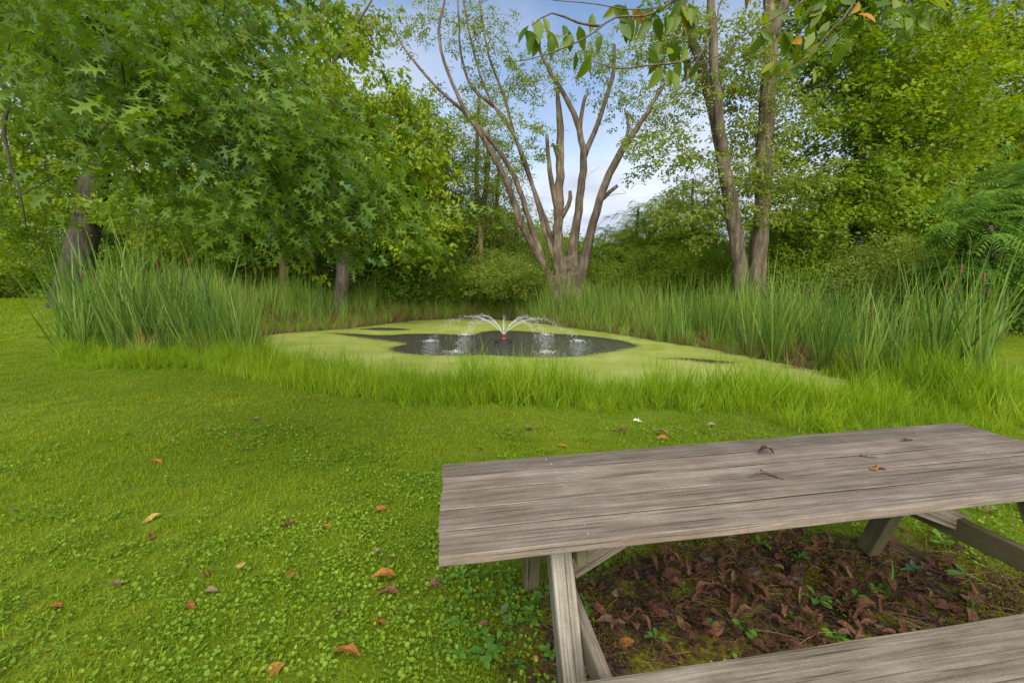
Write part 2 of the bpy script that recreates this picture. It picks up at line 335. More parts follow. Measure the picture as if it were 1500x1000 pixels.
def wob(x, y, s=1.0):                       # smooth noise, about -1..1
    x = np.asarray(x, float) / s; y = np.asarray(y, float) / s
    return (vnoise(x * .6 + 11, y * .6 + 5) + .5 * vnoise(x * 1.3 + 40, y * 1.3 + 71) + .25 * vnoise(x * 2.7, y * 2.7 + 30) - .875) * 1.6
def gz(x, y):
    x = np.asarray(x, float); y = np.asarray(y, float); d = sdf(x, y)
    hi = .62 * np.maximum(sstep(8.5, 17, y) * sstep(-6.5, -12, x), sstep(18, 24, y)) + .012 * np.maximum(y - 40, 0) * 0
    hi = np.maximum(hi, .35 * sstep(7, 14, y) * sstep(7, 12, x))
    h = hi + .012 * wob(x, y, 1.2) + .03 * wob(x, y, 5) * sstep(4, 9, y)
    b = sstep(-.25, 1.5, d)
    return (WZ - .12) * (1 - b) + h * b - .35 * sstep(0, -2.5, d)
def gz1(x, y): return float(gz(np.array([x]), np.array([y]))[0])

# litter bed under the table (soil, moss) in plan
def bed(x, y):                              # 1 = bare litter, 0 = lawn
    c = np.hypot((x - 1.55 - .25 * (y - 1.6)) / 1.55, (y - 1.72) / .85)
    return sstep(1.12, .86, c + .13 * wob(x, y, .33))

def ground_mat():
    m, t, o = new_mat('ground'); n, l = t.nodes.new, t.links.new
    tc = n('ShaderNodeTexCoord'); P = tc.outputs['Object']
    def nz(s, d=5, r=.6):
        a = n('ShaderNodeTexNoise'); a.inputs['Scale'].default_value = s; a.inputs['Detail'].default_value = d; a.inputs['Roughness'].default_value = r; l(P, a.inputs[0]); return a.outputs['Fac']
    n1, n2, n3 = nz(.35), nz(9, 8, .7), nz(55, 4)
    gr = ramp(t, [(.3, (.055, .085, .008)), (.5, (.10, .15, .009)), (.68, (.17, .19, .02))]); 
    ad = n('ShaderNodeMath'); ad.operation = 'MULTIPLY_ADD'; ad.inputs[1].default_value = .5; l(n1, ad.inputs[0])
    h2 = n('ShaderNodeMath'); h2.operation = 'MULTIPLY'; h2.inputs[1].default_value = .5; l(n2, h2.inputs[0]); l(h2.outputs[0], ad.inputs[2]); l(ad.outputs[0], gr.inputs[0])
    so = ramp(t, [(.35, (.018, .013, .009)), (.5, (.045, .031, .02)), (.66, (.085, .06, .042))]); l(n3, so.inputs[0])
    ms = ramp(t, [(.36, (.06, .055, .008)), (.55, (.13, .125, .012)), (.7, (.21, .19, .02))]); l(n3, ms.inputs[0])
    ab = n('ShaderNodeAttribute'); ab.attribute_name = 'bed'; am = n('ShaderNodeAttribute'); am.attribute_name = 'mud'
    mk = n('ShaderNodeMapRange'); mk.inputs['From Min'].default_value = .47; mk.inputs['From Max'].default_value = .56; l(nz(4.5, 6), mk.inputs['Value'])
    def mix(f, a, b):
        q = n('ShaderNodeMix'); q.data_type = 'RGBA'; l(f, q.inputs['Factor']); l(a, q.inputs['A']); l(b, q.inputs['B']); return q.outputs['Result']
    bedc = mix(mk.outputs[0], so.outputs[0], ms.outputs[0])
    c = mix(ab.outputs['Fac'], gr.outputs[0], bedc); c = mix(am.outputs['Fac'], c, so.outputs[0])
    p = n('ShaderNodeBsdfPrincipled'); p.inputs['Roughness'].default_value = .95; p.inputs['Specular IOR Level'].default_value = .1; l(c, p.inputs['Base Color'])
    bu = n('ShaderNodeBump'); bu.inputs['Strength'].default_value = .8; bu.inputs['Distance'].default_value = .02; l(n3, bu.inputs['Height']); l(bu.outputs[0], p.inputs['Normal'])
    l(p.outputs[0], o.inputs[0]); return m
gx = np.unique(np.concatenate([np.linspace(-400, -40, 12), np.linspace(-40, -12, 40), np.linspace(-12, 12, 150), np.linspace(12, 40, 40), np.linspace(40, 400, 12)]))
gy = np.unique(np.concatenate([np.linspace(-60, -2, 12), np.linspace(-2, 10, 90), np.linspace(10, 26, 80), np.linspace(26, 60, 30), np.linspace(60, 700, 14)]))
X, Y = np.meshgrid(gx, gy); Z = gz(X, Y)
nxg = len(gx); gf = [(j * nxg + i, j * nxg + i + 1, (j + 1) * nxg + i + 1, (j + 1) * nxg + i) for j in range(len(gy) - 1) for i in range(nxg - 1)]
DS = sdf(X, Y)
bd = bed(X, Y).ravel(); mud = sstep(.75, .1, DS).ravel()
prop(link('ground', mesh('ground', np.stack([X, Y, Z], -1).reshape(-1, 3), gf, ground_mat(), {'bed': bd, 'mud': mud}, True)), kind='structure')

# ------------------------------------------------------------------ pond
def water_mat():
    m, t, o = new_mat('pond_water'); n, l = t.nodes.new, t.links.new
    p = n('ShaderNodeBsdfPrincipled'); p.inputs['Base Color'].default_value = (.05, .052, .044, 1); p.inputs['Roughness'].default_value = .05; p.inputs['IOR'].default_value = 1.333
    tc = n('ShaderNodeTexCoord'); a = n('ShaderNodeTexNoise'); a.inputs['Scale'].default_value = 5.5; a.inputs['Detail'].default_value = 4; l(tc.outputs['Object'], a.inputs[0])
    b = n('ShaderNodeTexWave'); b.wave_type = 'RINGS'; b.rings_direction = 'SPHERICAL'; b.inputs['Scale'].default_value = 1.1; b.inputs['Distortion'].default_value = 5; b.inputs['Detail'].default_value = 3; l(tc.outputs['Object'], b.inputs[0])
    ad = n('ShaderNodeMath'); ad.operation = 'MULTIPLY_ADD'; ad.inputs[1].default_value = .3; l(b.outputs['Fac'], ad.inputs[0]); l(a.outputs['Fac'], ad.inputs[2])
    bu = n('ShaderNodeBump'); bu.inputs['Strength'].default_value = 1; bu.inputs['Distance'].default_value = .11; l(ad.outputs[0], bu.inputs['Height']); l(bu.outputs[0], p.inputs['Normal'])
    l(p.outputs[0], o.inputs[0]); return m
FX = on(738, 501, WZ)                       # fountain
def poly_fill(name, outer, holes, mat, z):
    import bmesh
    bm = bmesh.new()
    for loop in [outer] + holes:
        vs_ = [bm.verts.new((p[0] - FX[0], p[1] - FX[1], 0)) for p in loop]
        for i in range(len(vs_)): bm.edges.new((vs_[i], vs_[(i + 1) % len(vs_)]))
    bmesh.ops.triangle_fill(bm, use_beauty=True, use_dissolve=False, edges=bm.edges[:])
    bmesh.ops.recalc_face_normals(bm, faces=bm.faces[:])
    for f in bm.faces:
        if f.normal.z < 0: f.normal_flip()
    me = bpy.data.meshes.new(name); bm.to_mesh(me); bm.free(); me.materials.append(mat)
    return link(name, me, None, (FX[0], FX[1], z))
def grow(P, k):
    c = P.mean(0); return c + (P - c) * k
prop(poly_fill('pond_water', grow(POND, 1.05), [], water_mat(), WZ), kind='structure')
OPEN_PX = [(478, 487), (520, 489), (560, 491), (600, 489), (640, 489), (690, 490), (706, 486), (730, 484), (765, 485), (800, 488), (850, 491), (900, 497), (936, 506), (915, 512), (880, 518), (840, 523), (780, 524), (720, 521), (660, 521), (610, 520),
           (575, 515), (572, 509), (592, 504), (570, 500), (530, 495), (495, 490)]
SL_PX = [(968, 525), (1000, 524.5), (1040, 527), (1076, 531), (1060, 532.5), (1030, 531), (1000, 527)]
SL2_PX = [(520, 482), (560, 480), (600, 482), (590, 484), (550, 484)]
def loopw(px, jit, st):
    P = smoothpath(np.array([on(u, v, WZ) for u, v in px + px[:1]]), st)[:-1, :2]
    return P + rng.normal(0, jit, P.shape)
def duck_mat():
    m, t, o = new_mat('duckweed'); n, l = t.nodes.new, t.links.new
    tc = n('ShaderNodeTexCoord')
    a = n('ShaderNodeTexNoise'); a.inputs['Scale'].default_value = .8; a.inputs['Detail'].default_value = 12; a.inputs['Distortion'].default_value = .6; l(tc.outputs['Object'], a.inputs[0])
    b = n('ShaderNodeTexVoronoi'); b.inputs['Scale'].default_value = 90; l(tc.outputs['Object'], b.inputs[0])
    r = ramp(t, [(.3, (.15, .20, .024)), (.45, (.205, .25, .042)), (.55, (.23, .27, .055)), (.7, (.28, .305, .085))]); l(a.outputs['Fac'], r.inputs[0])
    hs = n('ShaderNodeHueSaturation'); l(r.outputs[0], hs.inputs['Color']); mr = n('ShaderNodeMapRange'); mr.inputs['To Min'].default_value = .82; mr.inputs['To Max'].default_value = 1.12; l(b.outputs['Color'], mr.inputs['Value']); l(mr.outputs[0], hs.inputs['Value'])
    p = n('ShaderNodeBsdfPrincipled'); p.inputs['Roughness'].default_value = .7; p.inputs['Specular IOR Level'].default_value = .25; l(hs.outputs[0], p.inputs['Base Color'])
    bu = n('ShaderNodeBump'); bu.inputs['Strength'].default_value = .4; bu.inputs['Distance'].default_value = .01; l(b.outputs['Distance'], bu.inputs['Height']); l(bu.outputs[0], p.inputs['Normal'])
    l(p.outputs[0], o.inputs[0]); return m
o = poly_fill('duckweed', grow(POND, 1.03), [loopw(OPEN_PX, .03, .15), loopw(SL_PX, .02, .1), loopw(SL2_PX, .02, .12)], duck_mat(), WZ + .006)
prop(o, 'pale yellow-green duckweed mat covering the pond around the open water', 'duckweed', kind='stuff')

FK = []
for px in (OPEN_PX, SL_PX, SL2_PX):
    Lp = loopw(px, .01, .05); q_ = Lp[rng.integers(0, len(Lp), 9 * len(Lp))]; FK.append(q_ + rng.normal(0, .07, q_.shape) * rng.random((len(q_), 1)) * 2)
FK = np.concatenate(FK); disc = (np.array([(math.cos(a), math.sin(a), 0) for a in np.arange(7) * 6.283 / 7]) * (1, .7, 1), [tuple(range(7))], np.zeros(7))
DM = bpy.data.materials['duckweed']
fo = scatter('duckweed_flecks', [disc], np.stack([FK[:, 0], FK[:, 1], np.full(len(FK), WZ + .0095)], 1), np.stack([np.zeros(len(FK)), np.zeros(len(FK)), rng.uniform(0, 6.28, len(FK))], 1), rng.uniform(.008, .035, len(FK)), .5, DM)
prop(fo, 'loose duckweed flecks drifting along the edge of open water', 'duckweed')
def noisew(n, a): return rng.normal(0, a, (n, 3))
# fountain
ft = prop(empty('pond_fountain', (FX[0], FX[1], WZ)), 'floating fountain with red-brown nozzle spraying arcs of water in pond', 'fountain')
prof = [(0, -.05), (.22, -.05), (.30, 0), (.29, .04), (.2, .07), (.1, .085), (0, .085)]
def lathe(prof, n=20):
    V = []; Fc = []
    for r_, z in prof:
        for k in range(n): V.append((r_ * math.cos(k * 2 * math.pi / n), r_ * math.sin(k * 2 * math.pi / n), z))
    for i in range(len(prof) - 1):
        for k in range(n): a, b = i * n + k, i * n + (k + 1) % n; Fc.append((a, b, b + n, a + n))
    return np.array(V), Fc
link('float', mesh('float', *lathe(prof), M['black'], smooth=True), ft)
link('nozzle', mesh('nozzle', *lathe([(.09, .08), (.10, .12), (.085, .14), (.085, .22), (.10, .235), (.10, .26), (.04, .27), (0, .27)], 16), M['red'], smooth=True), ft)
def spray_mat():
    m, t, o = new_mat('spray'); n, l = t.nodes.new, t.links.new
    p = n('ShaderNodeBsdfPrincipled'); p.inputs['Base Color'].default_value = (.85, .87, .9, 1); p.inputs['Roughness'].default_value = .25
    tr = n('ShaderNodeBsdfTransparent'); q = n('ShaderNodeMixShader'); q.inputs[0].default_value = .3; l(tr.outputs[0], q.inputs[1]); l(p.outputs[0], q.inputs[2]); l(q.outputs[0], o.inputs[0]); return m
M['spray'] = spray_mat()
OCT_V = np.array([(1, 0, 0), (-1, 0, 0), (0, 1, 0), (0, -1, 0), (0, 0, 1), (0, 0, -1)], float)
OCT_F = [(0, 2, 4), (2, 1, 4), (1, 3, 4), (3, 0, 4), (2, 0, 5), (1, 2, 5), (3, 1, 5), (0, 3, 5)]
for k in range(6):
    ang = R([176, 4, 128, 52, 238, 300][k]); reach = 2.5; top = [.78, .70, .74, .70, .74, .72][k]
    mb = MB(); T = np.linspace(0, 1, 46)
    path = lambda s: np.stack([np.cos(ang) * reach * s, np.sin(ang) * reach * s, .26 + 4 * (top - .02) * s * (1 - s) * (1 - .12 * s) - .26 * s], -1)
    Pp = path(T[:24]); v, f = sweep(Pp, np.linspace(.010, .005, 24), 6); mb.add(v, f)
    for s in rng.random(330) ** .8:
        s = .12 + .88 * s; c = path(np.array(s)) + rng.normal(0, .012 + .085 * s ** 1.3, 3) * (1, 1, .9)
        if c[2] > .01: mb.add(OCT_V * rng.uniform(.004, .011) * (1, 1, 1.5) + c, OCT_F)
    link('water_jet', mb.me('water_jet', M['spray'], True), ft)['kind'] = 'stuff'
    mb = MB(); e = path(np.array(1.0))      # splash where the jet lands
    for _ in range(170):
        a, rr = rng.random() * 6.28, abs(rng.normal(0, .2)); mb.add(OCT_V * rng.uniform(.006, .017) * (1.4, 1.4, .6) + (e[0] + rr * math.cos(a), e[1] + rr * math.sin(a), .005 + abs(rng.normal(0, .035)) * math.exp(-rr * 3)), OCT_F)
    link('splash', mb.me('splash', M['spray'], True), ft)['kind'] = 'stuff'
mb = MB(); v, f = sweep(np.array([(0, 0, .26 + .09 * i) for i in range(7)]), np.linspace(.022, .007, 7), 6); mb.add(v, f)
for _ in range(120):
    z = .3 + .6 * rng.random(); mb.add(OCT_V * rng.uniform(.005, .012) + (rng.normal(0, .02 + .03 * z), rng.normal(0, .02 + .03 * z), z), OCT_F)
link('water_jet', mb.me('water_jet', M['spray'], True), ft)['kind'] = 'stuff'

# ------------------------------------------------------------------ leaf shapes and clusters
def strip_leaf(out, fold=.25, droop=.12, curl=0.0):
    """out: (x along, half width, midrib x) stations"""
    V = []; Fc = []
    for x, w_, mx_ in out:
        V += [(mx_, 0, -droop * mx_ ** 2), (x, w_, fold * w_ - droop * x ** 2 + curl * w_ ** 2), (x, -w_, fold * w_ - droop * x ** 2 + curl * w_ ** 2)]
    for i in range(len(out) - 1):
        a, b = 3 * i, 3 * i + 3
        Fc += [(a, b, b + 1, a + 1), (a, a + 2, b + 2, b)]
    return np.array(V, float), Fc
OAK = strip_leaf([(0, .012, 0), (.14, .03, .14), (.16, .10, .2), (.29, .31, .24), (.31, .09, .34), (.44, .07, .44), (.72, .43, .52), (.63, .09, .62), (.74, .07, .74), (.95, .25, .80), (.88, .07, .88), (1.08, .004, 1.05)], .2, .2)
OVAL = strip_leaf([(0, .01, 0), (.22, .16, .22), (.45, .215, .45), (.72, .15, .72), (1, .004, 1)], .35, .22)
RND = (np.array([(0, 0, 0), (.25, .34, .08), (.7, .38, .1), (1, 0, .02), (.7, -.38, .1), (.25, -.34, .08), (.5, 0, 0)], float), [(0, 6, 1), (1, 6, 2), (2, 6, 3), (3, 6, 4), (4, 6, 5), (5, 6, 0)])
RHO = (np.array([(0, 0, 0), (.45, .28, .07), (1, 0, -.1), (.45, -.28, .07)], float), [(0, 2, 1), (0, 3, 2)])
MAP = (np.array([(0, 0, 0), (.02, .38, .02), (.3, .22, .04), (.6, .5, .0), (.6, .16, .03), (1, 0, -.1), (.6, -.16, .03), (.6, -.5, 0), (.3, -.22, .04), (.02, -.38, .02), (.35, 0, 0)], float), [(10, (i + 1) % 10, i) for i in range(10)])
LNC = (np.array([(0, 0, 0), (.3, .12, .03), (.7, .09, 0), (1, 0, -.12), (.7, -.09, 0), (.3, -.12, .03)], float), [(0, 3, 2, 1), (0, 5, 4, 3)])
def put(mb, shp, p, d, up, s, a): mb.add((shp[0] * s) @ frame(d, up).T + p, shp[1], a)
def rdir(g=rng): v = g.normal(0, 1, 3); return unit(v)
def cluster(shape, n, ln, size, spread, droop=.3, flat=.5, g=rng):
    mb = MB()
    for i in range(n):
        t = g.random() ** .7; p = np.array([ln * t, 0, -.25 * ln * t * t]) + g.normal(0, 1, 3) * spread * np.array([.7, 1, .55])
        d = unit(np.array([.7, 0, 0]) + g.normal(0, .75, 3) * (1, 1, .55) + (0, 0, -droop)); up = unit(np.array([0, 0, 1]) + g.normal(0, flat, 3))
        put(mb, shape, p, d, up, size * g.uniform(.65, 1.25), g.random())
    return mb.get()
def pinnate(nf, ln, pairs, lsize, g=rng, shape=LNC):
    mb = MB()
    for _ in range(nf):
        a = g.uniform(-1.4, 1.4); el = g.uniform(-.2, .5); d0 = np.array([math.cos(a) * math.cos(el), math.sin(a) * math.cos(el), math.sin(el)]); c = g.random()
        for k in range(pairs):
            t = (k + 1.5) / (pairs + 1); p = d0 * ln * t + np.array([0, 0, -.45 * ln * t * t])
            dd = unit(d0 + (0, 0, -.9 * t)); s = frame(dd)[:, 1]
            for sg in (-1, 1): put(mb, shape, p, unit(s * sg + dd * .45 + (0, 0, -.25)), (0, 0, 1), lsize * g.uniform(.8, 1.1), np.clip(c + g.normal(0, .12), 0, 1))
    return mb.get()
T3 = lambda f: [f(), f(), f()]
TP = {
    'oakfar': T3(lambda: cluster(MAP, 26, .55, .15, .17, .35)),
    'oaknear': T3(lambda: cluster(OAK, 16, .36, .098, .085, .35, .55)),
    'maple': T3(lambda: cluster(MAP, 30, .6, .13, .2, .35)),
    'small': T3(lambda: cluster(RHO, 26, .5, .125, .13, .4, .8)),
    'fine': T3(lambda: cluster(RHO, 40, .7, .13, .22, .3, .7)),
    'big': T3(lambda: cluster(OVAL, 15, .6, .30, .17, .55, .45)),
    'locust': T3(lambda: pinnate(6, .5, 7, .10)),
    'sumac': T3(lambda: pinnate(5, .5, 7, .13)),
    'far': T3(lambda: cluster(RHO, 46, 1.1, .2, .4, .3, .7)),
    'bush': T3(lambda: cluster(RHO, 46, .45, .085, .16, .2, .8)),
}

# ------------------------------------------------------------------ trees
def rough_tube(mb, P, r, sides, a=0.0): v, f = sweep(P, r, sides, True, .10); mb.add(v, f, a)
class Skel:
    def __init__(s): s.p = []; s.par = []; s.ex = []; s.tr = []
    def add(s, p, par, ex=0.0, tr=False): s.p.append(np.asarray(p, float)); s.par.append(par); s.ex.append(ex); s.tr.append(tr); return len(s.p) - 1
    def trunk(s, P, par=-1, step=.45, kink=.06):
        P = smoothpath(np.asarray(P, float), step); ids = []
        for k, q in enumerate(P): par = s.add(q[:3] + (rng.normal(0, kink * q[3], 3) * (1, 1, .3) if k else 0), par, q[3], True); ids.append(par)
        return ids
    def grow(s, A, g, wob_=.09, up=.6, step=.5):
        P0 = np.array(s.p); A = np.asarray(A, float); buf = np.empty((len(P0) + 60 * len(A), 3)); buf[:len(P0)] = P0; nb = len(P0)
        dist = np.array([np.min(np.linalg.norm(P0 - a, axis=1)) for a in A]); tips = []
        for k in np.argsort(dist):
            a = A[k]; P_ = buf[:nb]; d = a - P_; hd = np.hypot(d[:, 0], d[:, 1]); L = np.linalg.norm(d, axis=1)
            cost = L + 2.0 * np.maximum(0, up * hd - d[:, 2]) * .6
            j = int(np.argmin(cost)); b = P_[j].copy(); n_ = min(58, max(2, int(np.ceil(L[j] / step)))); par = j; ph = g.normal(0, wob_, 3) * min(1.5, L[j])
            for i in range(1, n_ + 1):
                t = i / n_; q = b + (a - b) * t + np.array([0, 0, 1]) * .14 * L[j] * math.sin(math.pi * t) * (1 - t) + ph * math.sin(math.pi * t) + g.normal(0, .02, 3) * L[j] ** .5
                par = s.add(q, par); buf[nb] = q; nb += 1
            tips.append(par)
        return tips
    def radii(s, rt):
        n = len(s.p); c = np.zeros(n); ch = [[] for _ in range(n)]
        for i in range(n - 1, -1, -1):
            if not ch[i]: c[i] = 1
            else: c[i] = sum(c[j] for j in ch[i])
            if s.par[i] >= 0: ch[s.par[i]].append(i)
        r = rt * c ** .5
        for i in range(n):
            if s.tr[i]: r[i] = s.ex[i]
            elif s.par[i] >= 0: r[i] = min(r[i], .8 * r[s.par[i]])
        return np.maximum(r, rt * .7), ch
    def build(s, rt, off, sides=6):
        r, ch = s.radii(rt); mt, mbr = MB(), MB(); done = set()
        n = len(s.p)
        starts = [(i, s.par[i]) for i in range(n) if s.par[i] < 0]
        while starts:
            i, par = starts.pop(); P = []; rr = []
            tr = s.tr[i]
            if par >= 0: P.append(s.p[par]); rr.append(min(r[par], r[i] * 1.15))
            while True:
                P.append(s.p[i]); rr.append(r[i]); c = ch[i]
                if not c: break
                nx = [j for j in c if s.tr[j]] if tr else c
                if not nx: starts += [(j, i) for j in c]; break
                m_ = max(nx, key=lambda j: r[j]); starts += [(j, i) for j in c if j != m_]; i = m_
            kp = [0] + [q for q in range(1, len(P)) if np.linalg.norm(P[q] - P[q - 1]) > 1e-3]; P = [P[q] for q in kp]; rr = [rr[q] for q in kp]
            if len(P) < 2: continue
            P = np.array(P) - off; rr = np.array(rr)
            if tr: rough_tube(mt, P, rr, 14)
            else:
                v, f = sweep(P, rr, sides if rr[0] > .03 else 4, False); mbr.add(v, f)
        return mt, mbr
def ellip(g, n, cs, shell=.55):
    """points in a set of ellipsoids (cx,cy,cz,rx,ry,rz), more towards their skins"""
    w_ = np.array([c[3] * c[4] * c[5] for c in cs]) ** (2 / 3); w_ = w_ / w_.sum(); out = []
    for k in g.choice(len(cs), n, p=w_):
        c = cs[k]; d = unit(g.normal(0, 1, 3)); rr = shell + (1 - shell) * g.random() if g.random() < .75 else g.random() ** .5
        out.append(np.array(c[:3]) + d * rr * np.array(c[3:]))
    return np.array(out)
def crown_points(g, tips, per, rad, flat, base, Ppar=None):
    P = []; Rr = []; S = []; Ti = []
    for q in tips:
        t0 = np.clip(g.normal(.45, .22), 0, 1)
        for _ in range(per):
            o_ = g.normal(0, 1, 3) * rad * np.array([1, 1, flat]); P.append(q + o_)
            a = math.atan2(o_[1] + .6 * (q[1] - base[1]) * .1, o_[0] + .6 * (q[0] - base[0]) * .1) + g.normal(0, .5)
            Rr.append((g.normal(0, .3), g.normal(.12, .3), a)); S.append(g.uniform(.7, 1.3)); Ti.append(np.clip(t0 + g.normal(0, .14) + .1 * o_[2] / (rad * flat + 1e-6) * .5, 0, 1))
    return np.array(P), np.array(Rr), np.array(S), np.array(Ti)
def tree(name, label, Y, trunk, crowns, n, per, tp, mat, bark='bark', rt=.012, rad=.45, flat=.6, seed=1, extra=(), thick=.8, cat='tree', group=None, up=.6, shell=.55, tipmin=None):
    """trunk: (u, v, half width px) from the ground up; crowns: (u, v, ru, rv[, dY]) ellipses in the photo at depth Y"""
    g = np.random.default_rng(seed); b = at(trunk[0][0], trunk[0][1], Y); b[2] = gz1(b[0], Y)
    P = [np.array([*b - (0, 0, .15), pxr(trunk[0][2], Y) * 1.2]), np.array([b[0], b[1], b[2] + .35, pxr(trunk[0][2], Y) * 1.08])]
    yo = 0
    for u, v, h in trunk[1:]:
        yo += g.normal(0, .25); q = at(u, v, Y + yo)
        if q[2] < b[2] + .6: continue
        P.append(np.array([*q, pxr(h, Y)]))
    sk = Skel(); sk.trunk(P)
    for e in extra:
        dy = 0; Q = []
        for i, (u, v, h) in enumerate(e): dy += g.normal(0, .3); Q.append(np.array([*at(u, v, Y + dy), pxr(h, Y)]))
        j = int(np.argmin([np.linalg.norm(q - Q[0][:3]) for q in sk.p])); Q[0][:3] = sk.p[j]; sk.trunk(Q, j)
    cs = []
    for c in crowns:
        Yc = Y + (c[4] if len(c) > 4 else 0); q = at(c[0], c[1], Yc); rx, rz = pxr(c[2], Yc), pxr(c[3], Yc); cs.append((*q, rx, max(rx, rz) * thick, rz))
    A = ellip(g, n, cs, shell); A[:, 2] = np.maximum(A[:, 2], b[2] + (.5 if tipmin is None else tipmin))
    tips = sk.grow(A, g, up=up, step=.6); mt, mbr = sk.build(rt, b)
    root = prop(empty(name, b), label, cat, group)
    link('trunk', mt.me('trunk', M[bark], True), root)
    if mbr.n: link('branches', mbr.me('branches', M[bark], True), root)['kind'] = 'stuff'
    P_, Ro, S, Ti = crown_points(g, [sk.p[i] for i in tips], per, rad, flat, b)
    scatter('crown', TP[tp], P_ - b, Ro, S, Ti, M[mat], root)
    return root
def shrub(name, label, u, v, ru, rv, Y, n, per, tp, mat, seed, rad=.3, group=None):
    g = np.random.default_rng(seed); c = at(u, v, Y); gzz = gz1(c[0], Y); rx = pxr(ru, Y); rz = pxr(rv, Y); b = np.array([c[0], Y, gzz])
    A = ellip(g, n, [(c[0], Y, c[2], rx, rx * .8, rz), (c[0] + rx * .4, Y, c[2] - rz * .3, rx * .7, rx * .6, rz * .7), (c[0] - rx * .45, Y, c[2] - rz * .35, rx * .7, rx * .6, rz * .7)], .6)
    A[:, 2] = np.maximum(A[:, 2], gzz + .15 + .2 * g.random(n)); sk = Skel()
    for k in range(4):
        a = g.random() * 6.28; q = b + (math.cos(a) * .15, math.sin(a) * .15, -.05); sk.trunk([np.array([*q, .03]), np.array([*(q + (math.cos(a) * .15, math.sin(a) * .15, .3 * max(.6, (c[2] - gzz)))), .02])])
    tips = sk.grow(A, g, up=.4, step=.5); mt, mbr = sk.build(.006, b); mt.add(*mbr.get()) if mbr.n else None
    root = prop(empty(name, b), label, 'shrub', group); link('stems', mt.me('stems', M['barkdark'], True), root)
    P_, Ro, S, Ti = crown_points(g, [sk.p[i] for i in tips], per, rad, .8, b); P_[:, 2] = np.maximum(P_[:, 2], gzz + .08)
    scatter('foliage', TP[tp], P_ - b, Ro, S, Ti, M[mat], root); return root

tree('oak_tree', 'mature oak with thick dark leaning trunk behind the left cattails', 17, [(104, 446, 20), (112, 390, 18), (130, 310, 16), (142, 240, 14), (152, 150, 10), (160, 40, 5)],
     [(120, 150, 190, 130, 4), (300, 230, 170, 120), (20, 240, 110, 80, 4), (330, 70, 170, 120), (120, 20, 230, 120), (270, 325, 170, 45, 1), (30, 325, 80, 35, 5)], 260, 10, 'oakfar', 'maple', 'barkdark', .014, .7, .5, 11, thick=.45, up=.25)
tree('hickory_tree', 'tall tree with big yellow-green leaves on the far left bank', 20, [(497, 447, 10), (503, 370, 9), (494, 260, 7), (482, 140, 5), (476, 50, 3.5), (470, -40, 2)],
     [(525, 250, 95, 100), (600, 330, 60, 60), (450, 330, 75, 50), (560, 180, 60, 60), (470, 180, 70, 70)], 150, 8, 'big', 'yellow', 'bark', .012, .6, .55, 12, extra=[[(482, 120, 3), (455, 50, 2.5), (450, 0, 2), (445, -60, 1)], [(480, 110, 3), (520, 40, 2), (545, 0, 1.2)]], up=.35)
tree('leafy_tree', 'thin-topped tree with loose leaves rising behind the yellow-green tree', 23, [(470, 440, 6), (475, 300, 5), (478, 150, 4), (482, 60, 3), (480, -20, 2)],
     [(480, 20, 60, 55), (520, 50, 40, 30), (445, 50, 35, 40)], 40, 5, 'big', 'olive', 'bark', .014, .45, .5, 13, up=.4)
tree('maple_tree', 'dense dark green tree left of the bare multi-stem tree', 25, [(585, 440, 7), (590, 340, 6), (595, 240, 5), (598, 160, 3)],
     [(595, 215, 55, 85), (600, 320, 65, 70), (560, 260, 50, 60), (635, 290, 35, 70)], 150, 10, 'maple', 'dark', 'barkdark', .014, .6, .6, 14)
tree('young_tree', 'slim tan trunk of a young tree at the edge of left reeds', 20.5, [(415, 452, 5.5), (415, 400, 5), (414, 370, 4.5), (412, 330, 3)],
     [(410, 330, 60, 32), (370, 345, 45, 25), (450, 350, 35, 25)], 34, 8, 'maple', 'maple', 'barktan', .009, .35, .5, 15)
SL = [('airy locust with straight thin trunk beside the tan snag', 705, 698, 27, 5, 140, 21), ('slender locust leaning right behind the far reeds', 676, 712, 28, 6, 190, 22), ('pale airy locust nearest the dark green tree', 648, 652, 30, 4, 180, 23),
      ('low bright locust just left of the bare multi-stem tree', 765, 756, 30, 5, 300, 24), ('thin locust with pale upright crown between its neighbours', 735, 728, 29, 4, 230, 25)]
for lb, u0, u1, Yt, hw, top, sd_ in SL:
    mid = (440 + top) / 2
    tree('locust_tree', lb, Yt, [(u0, 440, hw), ((u0 + u1) / 2, mid + 40, hw * .85), (u1, mid - 40, hw * .6), (u1 + 4, top, hw * .3)], [(u1, top + 55, 34, 60), ((u0 + u1) / 2, mid + 20, 38, 55), (u0 + 10, 365, 32, 26)], 46, 7, 'fine', 'olive' if sd_ % 2 else 'locust', 'bark', .013, .6, .6, sd_, group='airy locusts behind the pond')
tree('dead_snag', 'tall tan dead snag of a broken thin trunk behind far reeds', 26, [(704, 440, 4), (705, 380, 3.6), (703, 330, 3)], [(706, 400, 6, 20)], 4, 2, 'bush', 'olive', 'barktan', .01, .2, .6, 31)

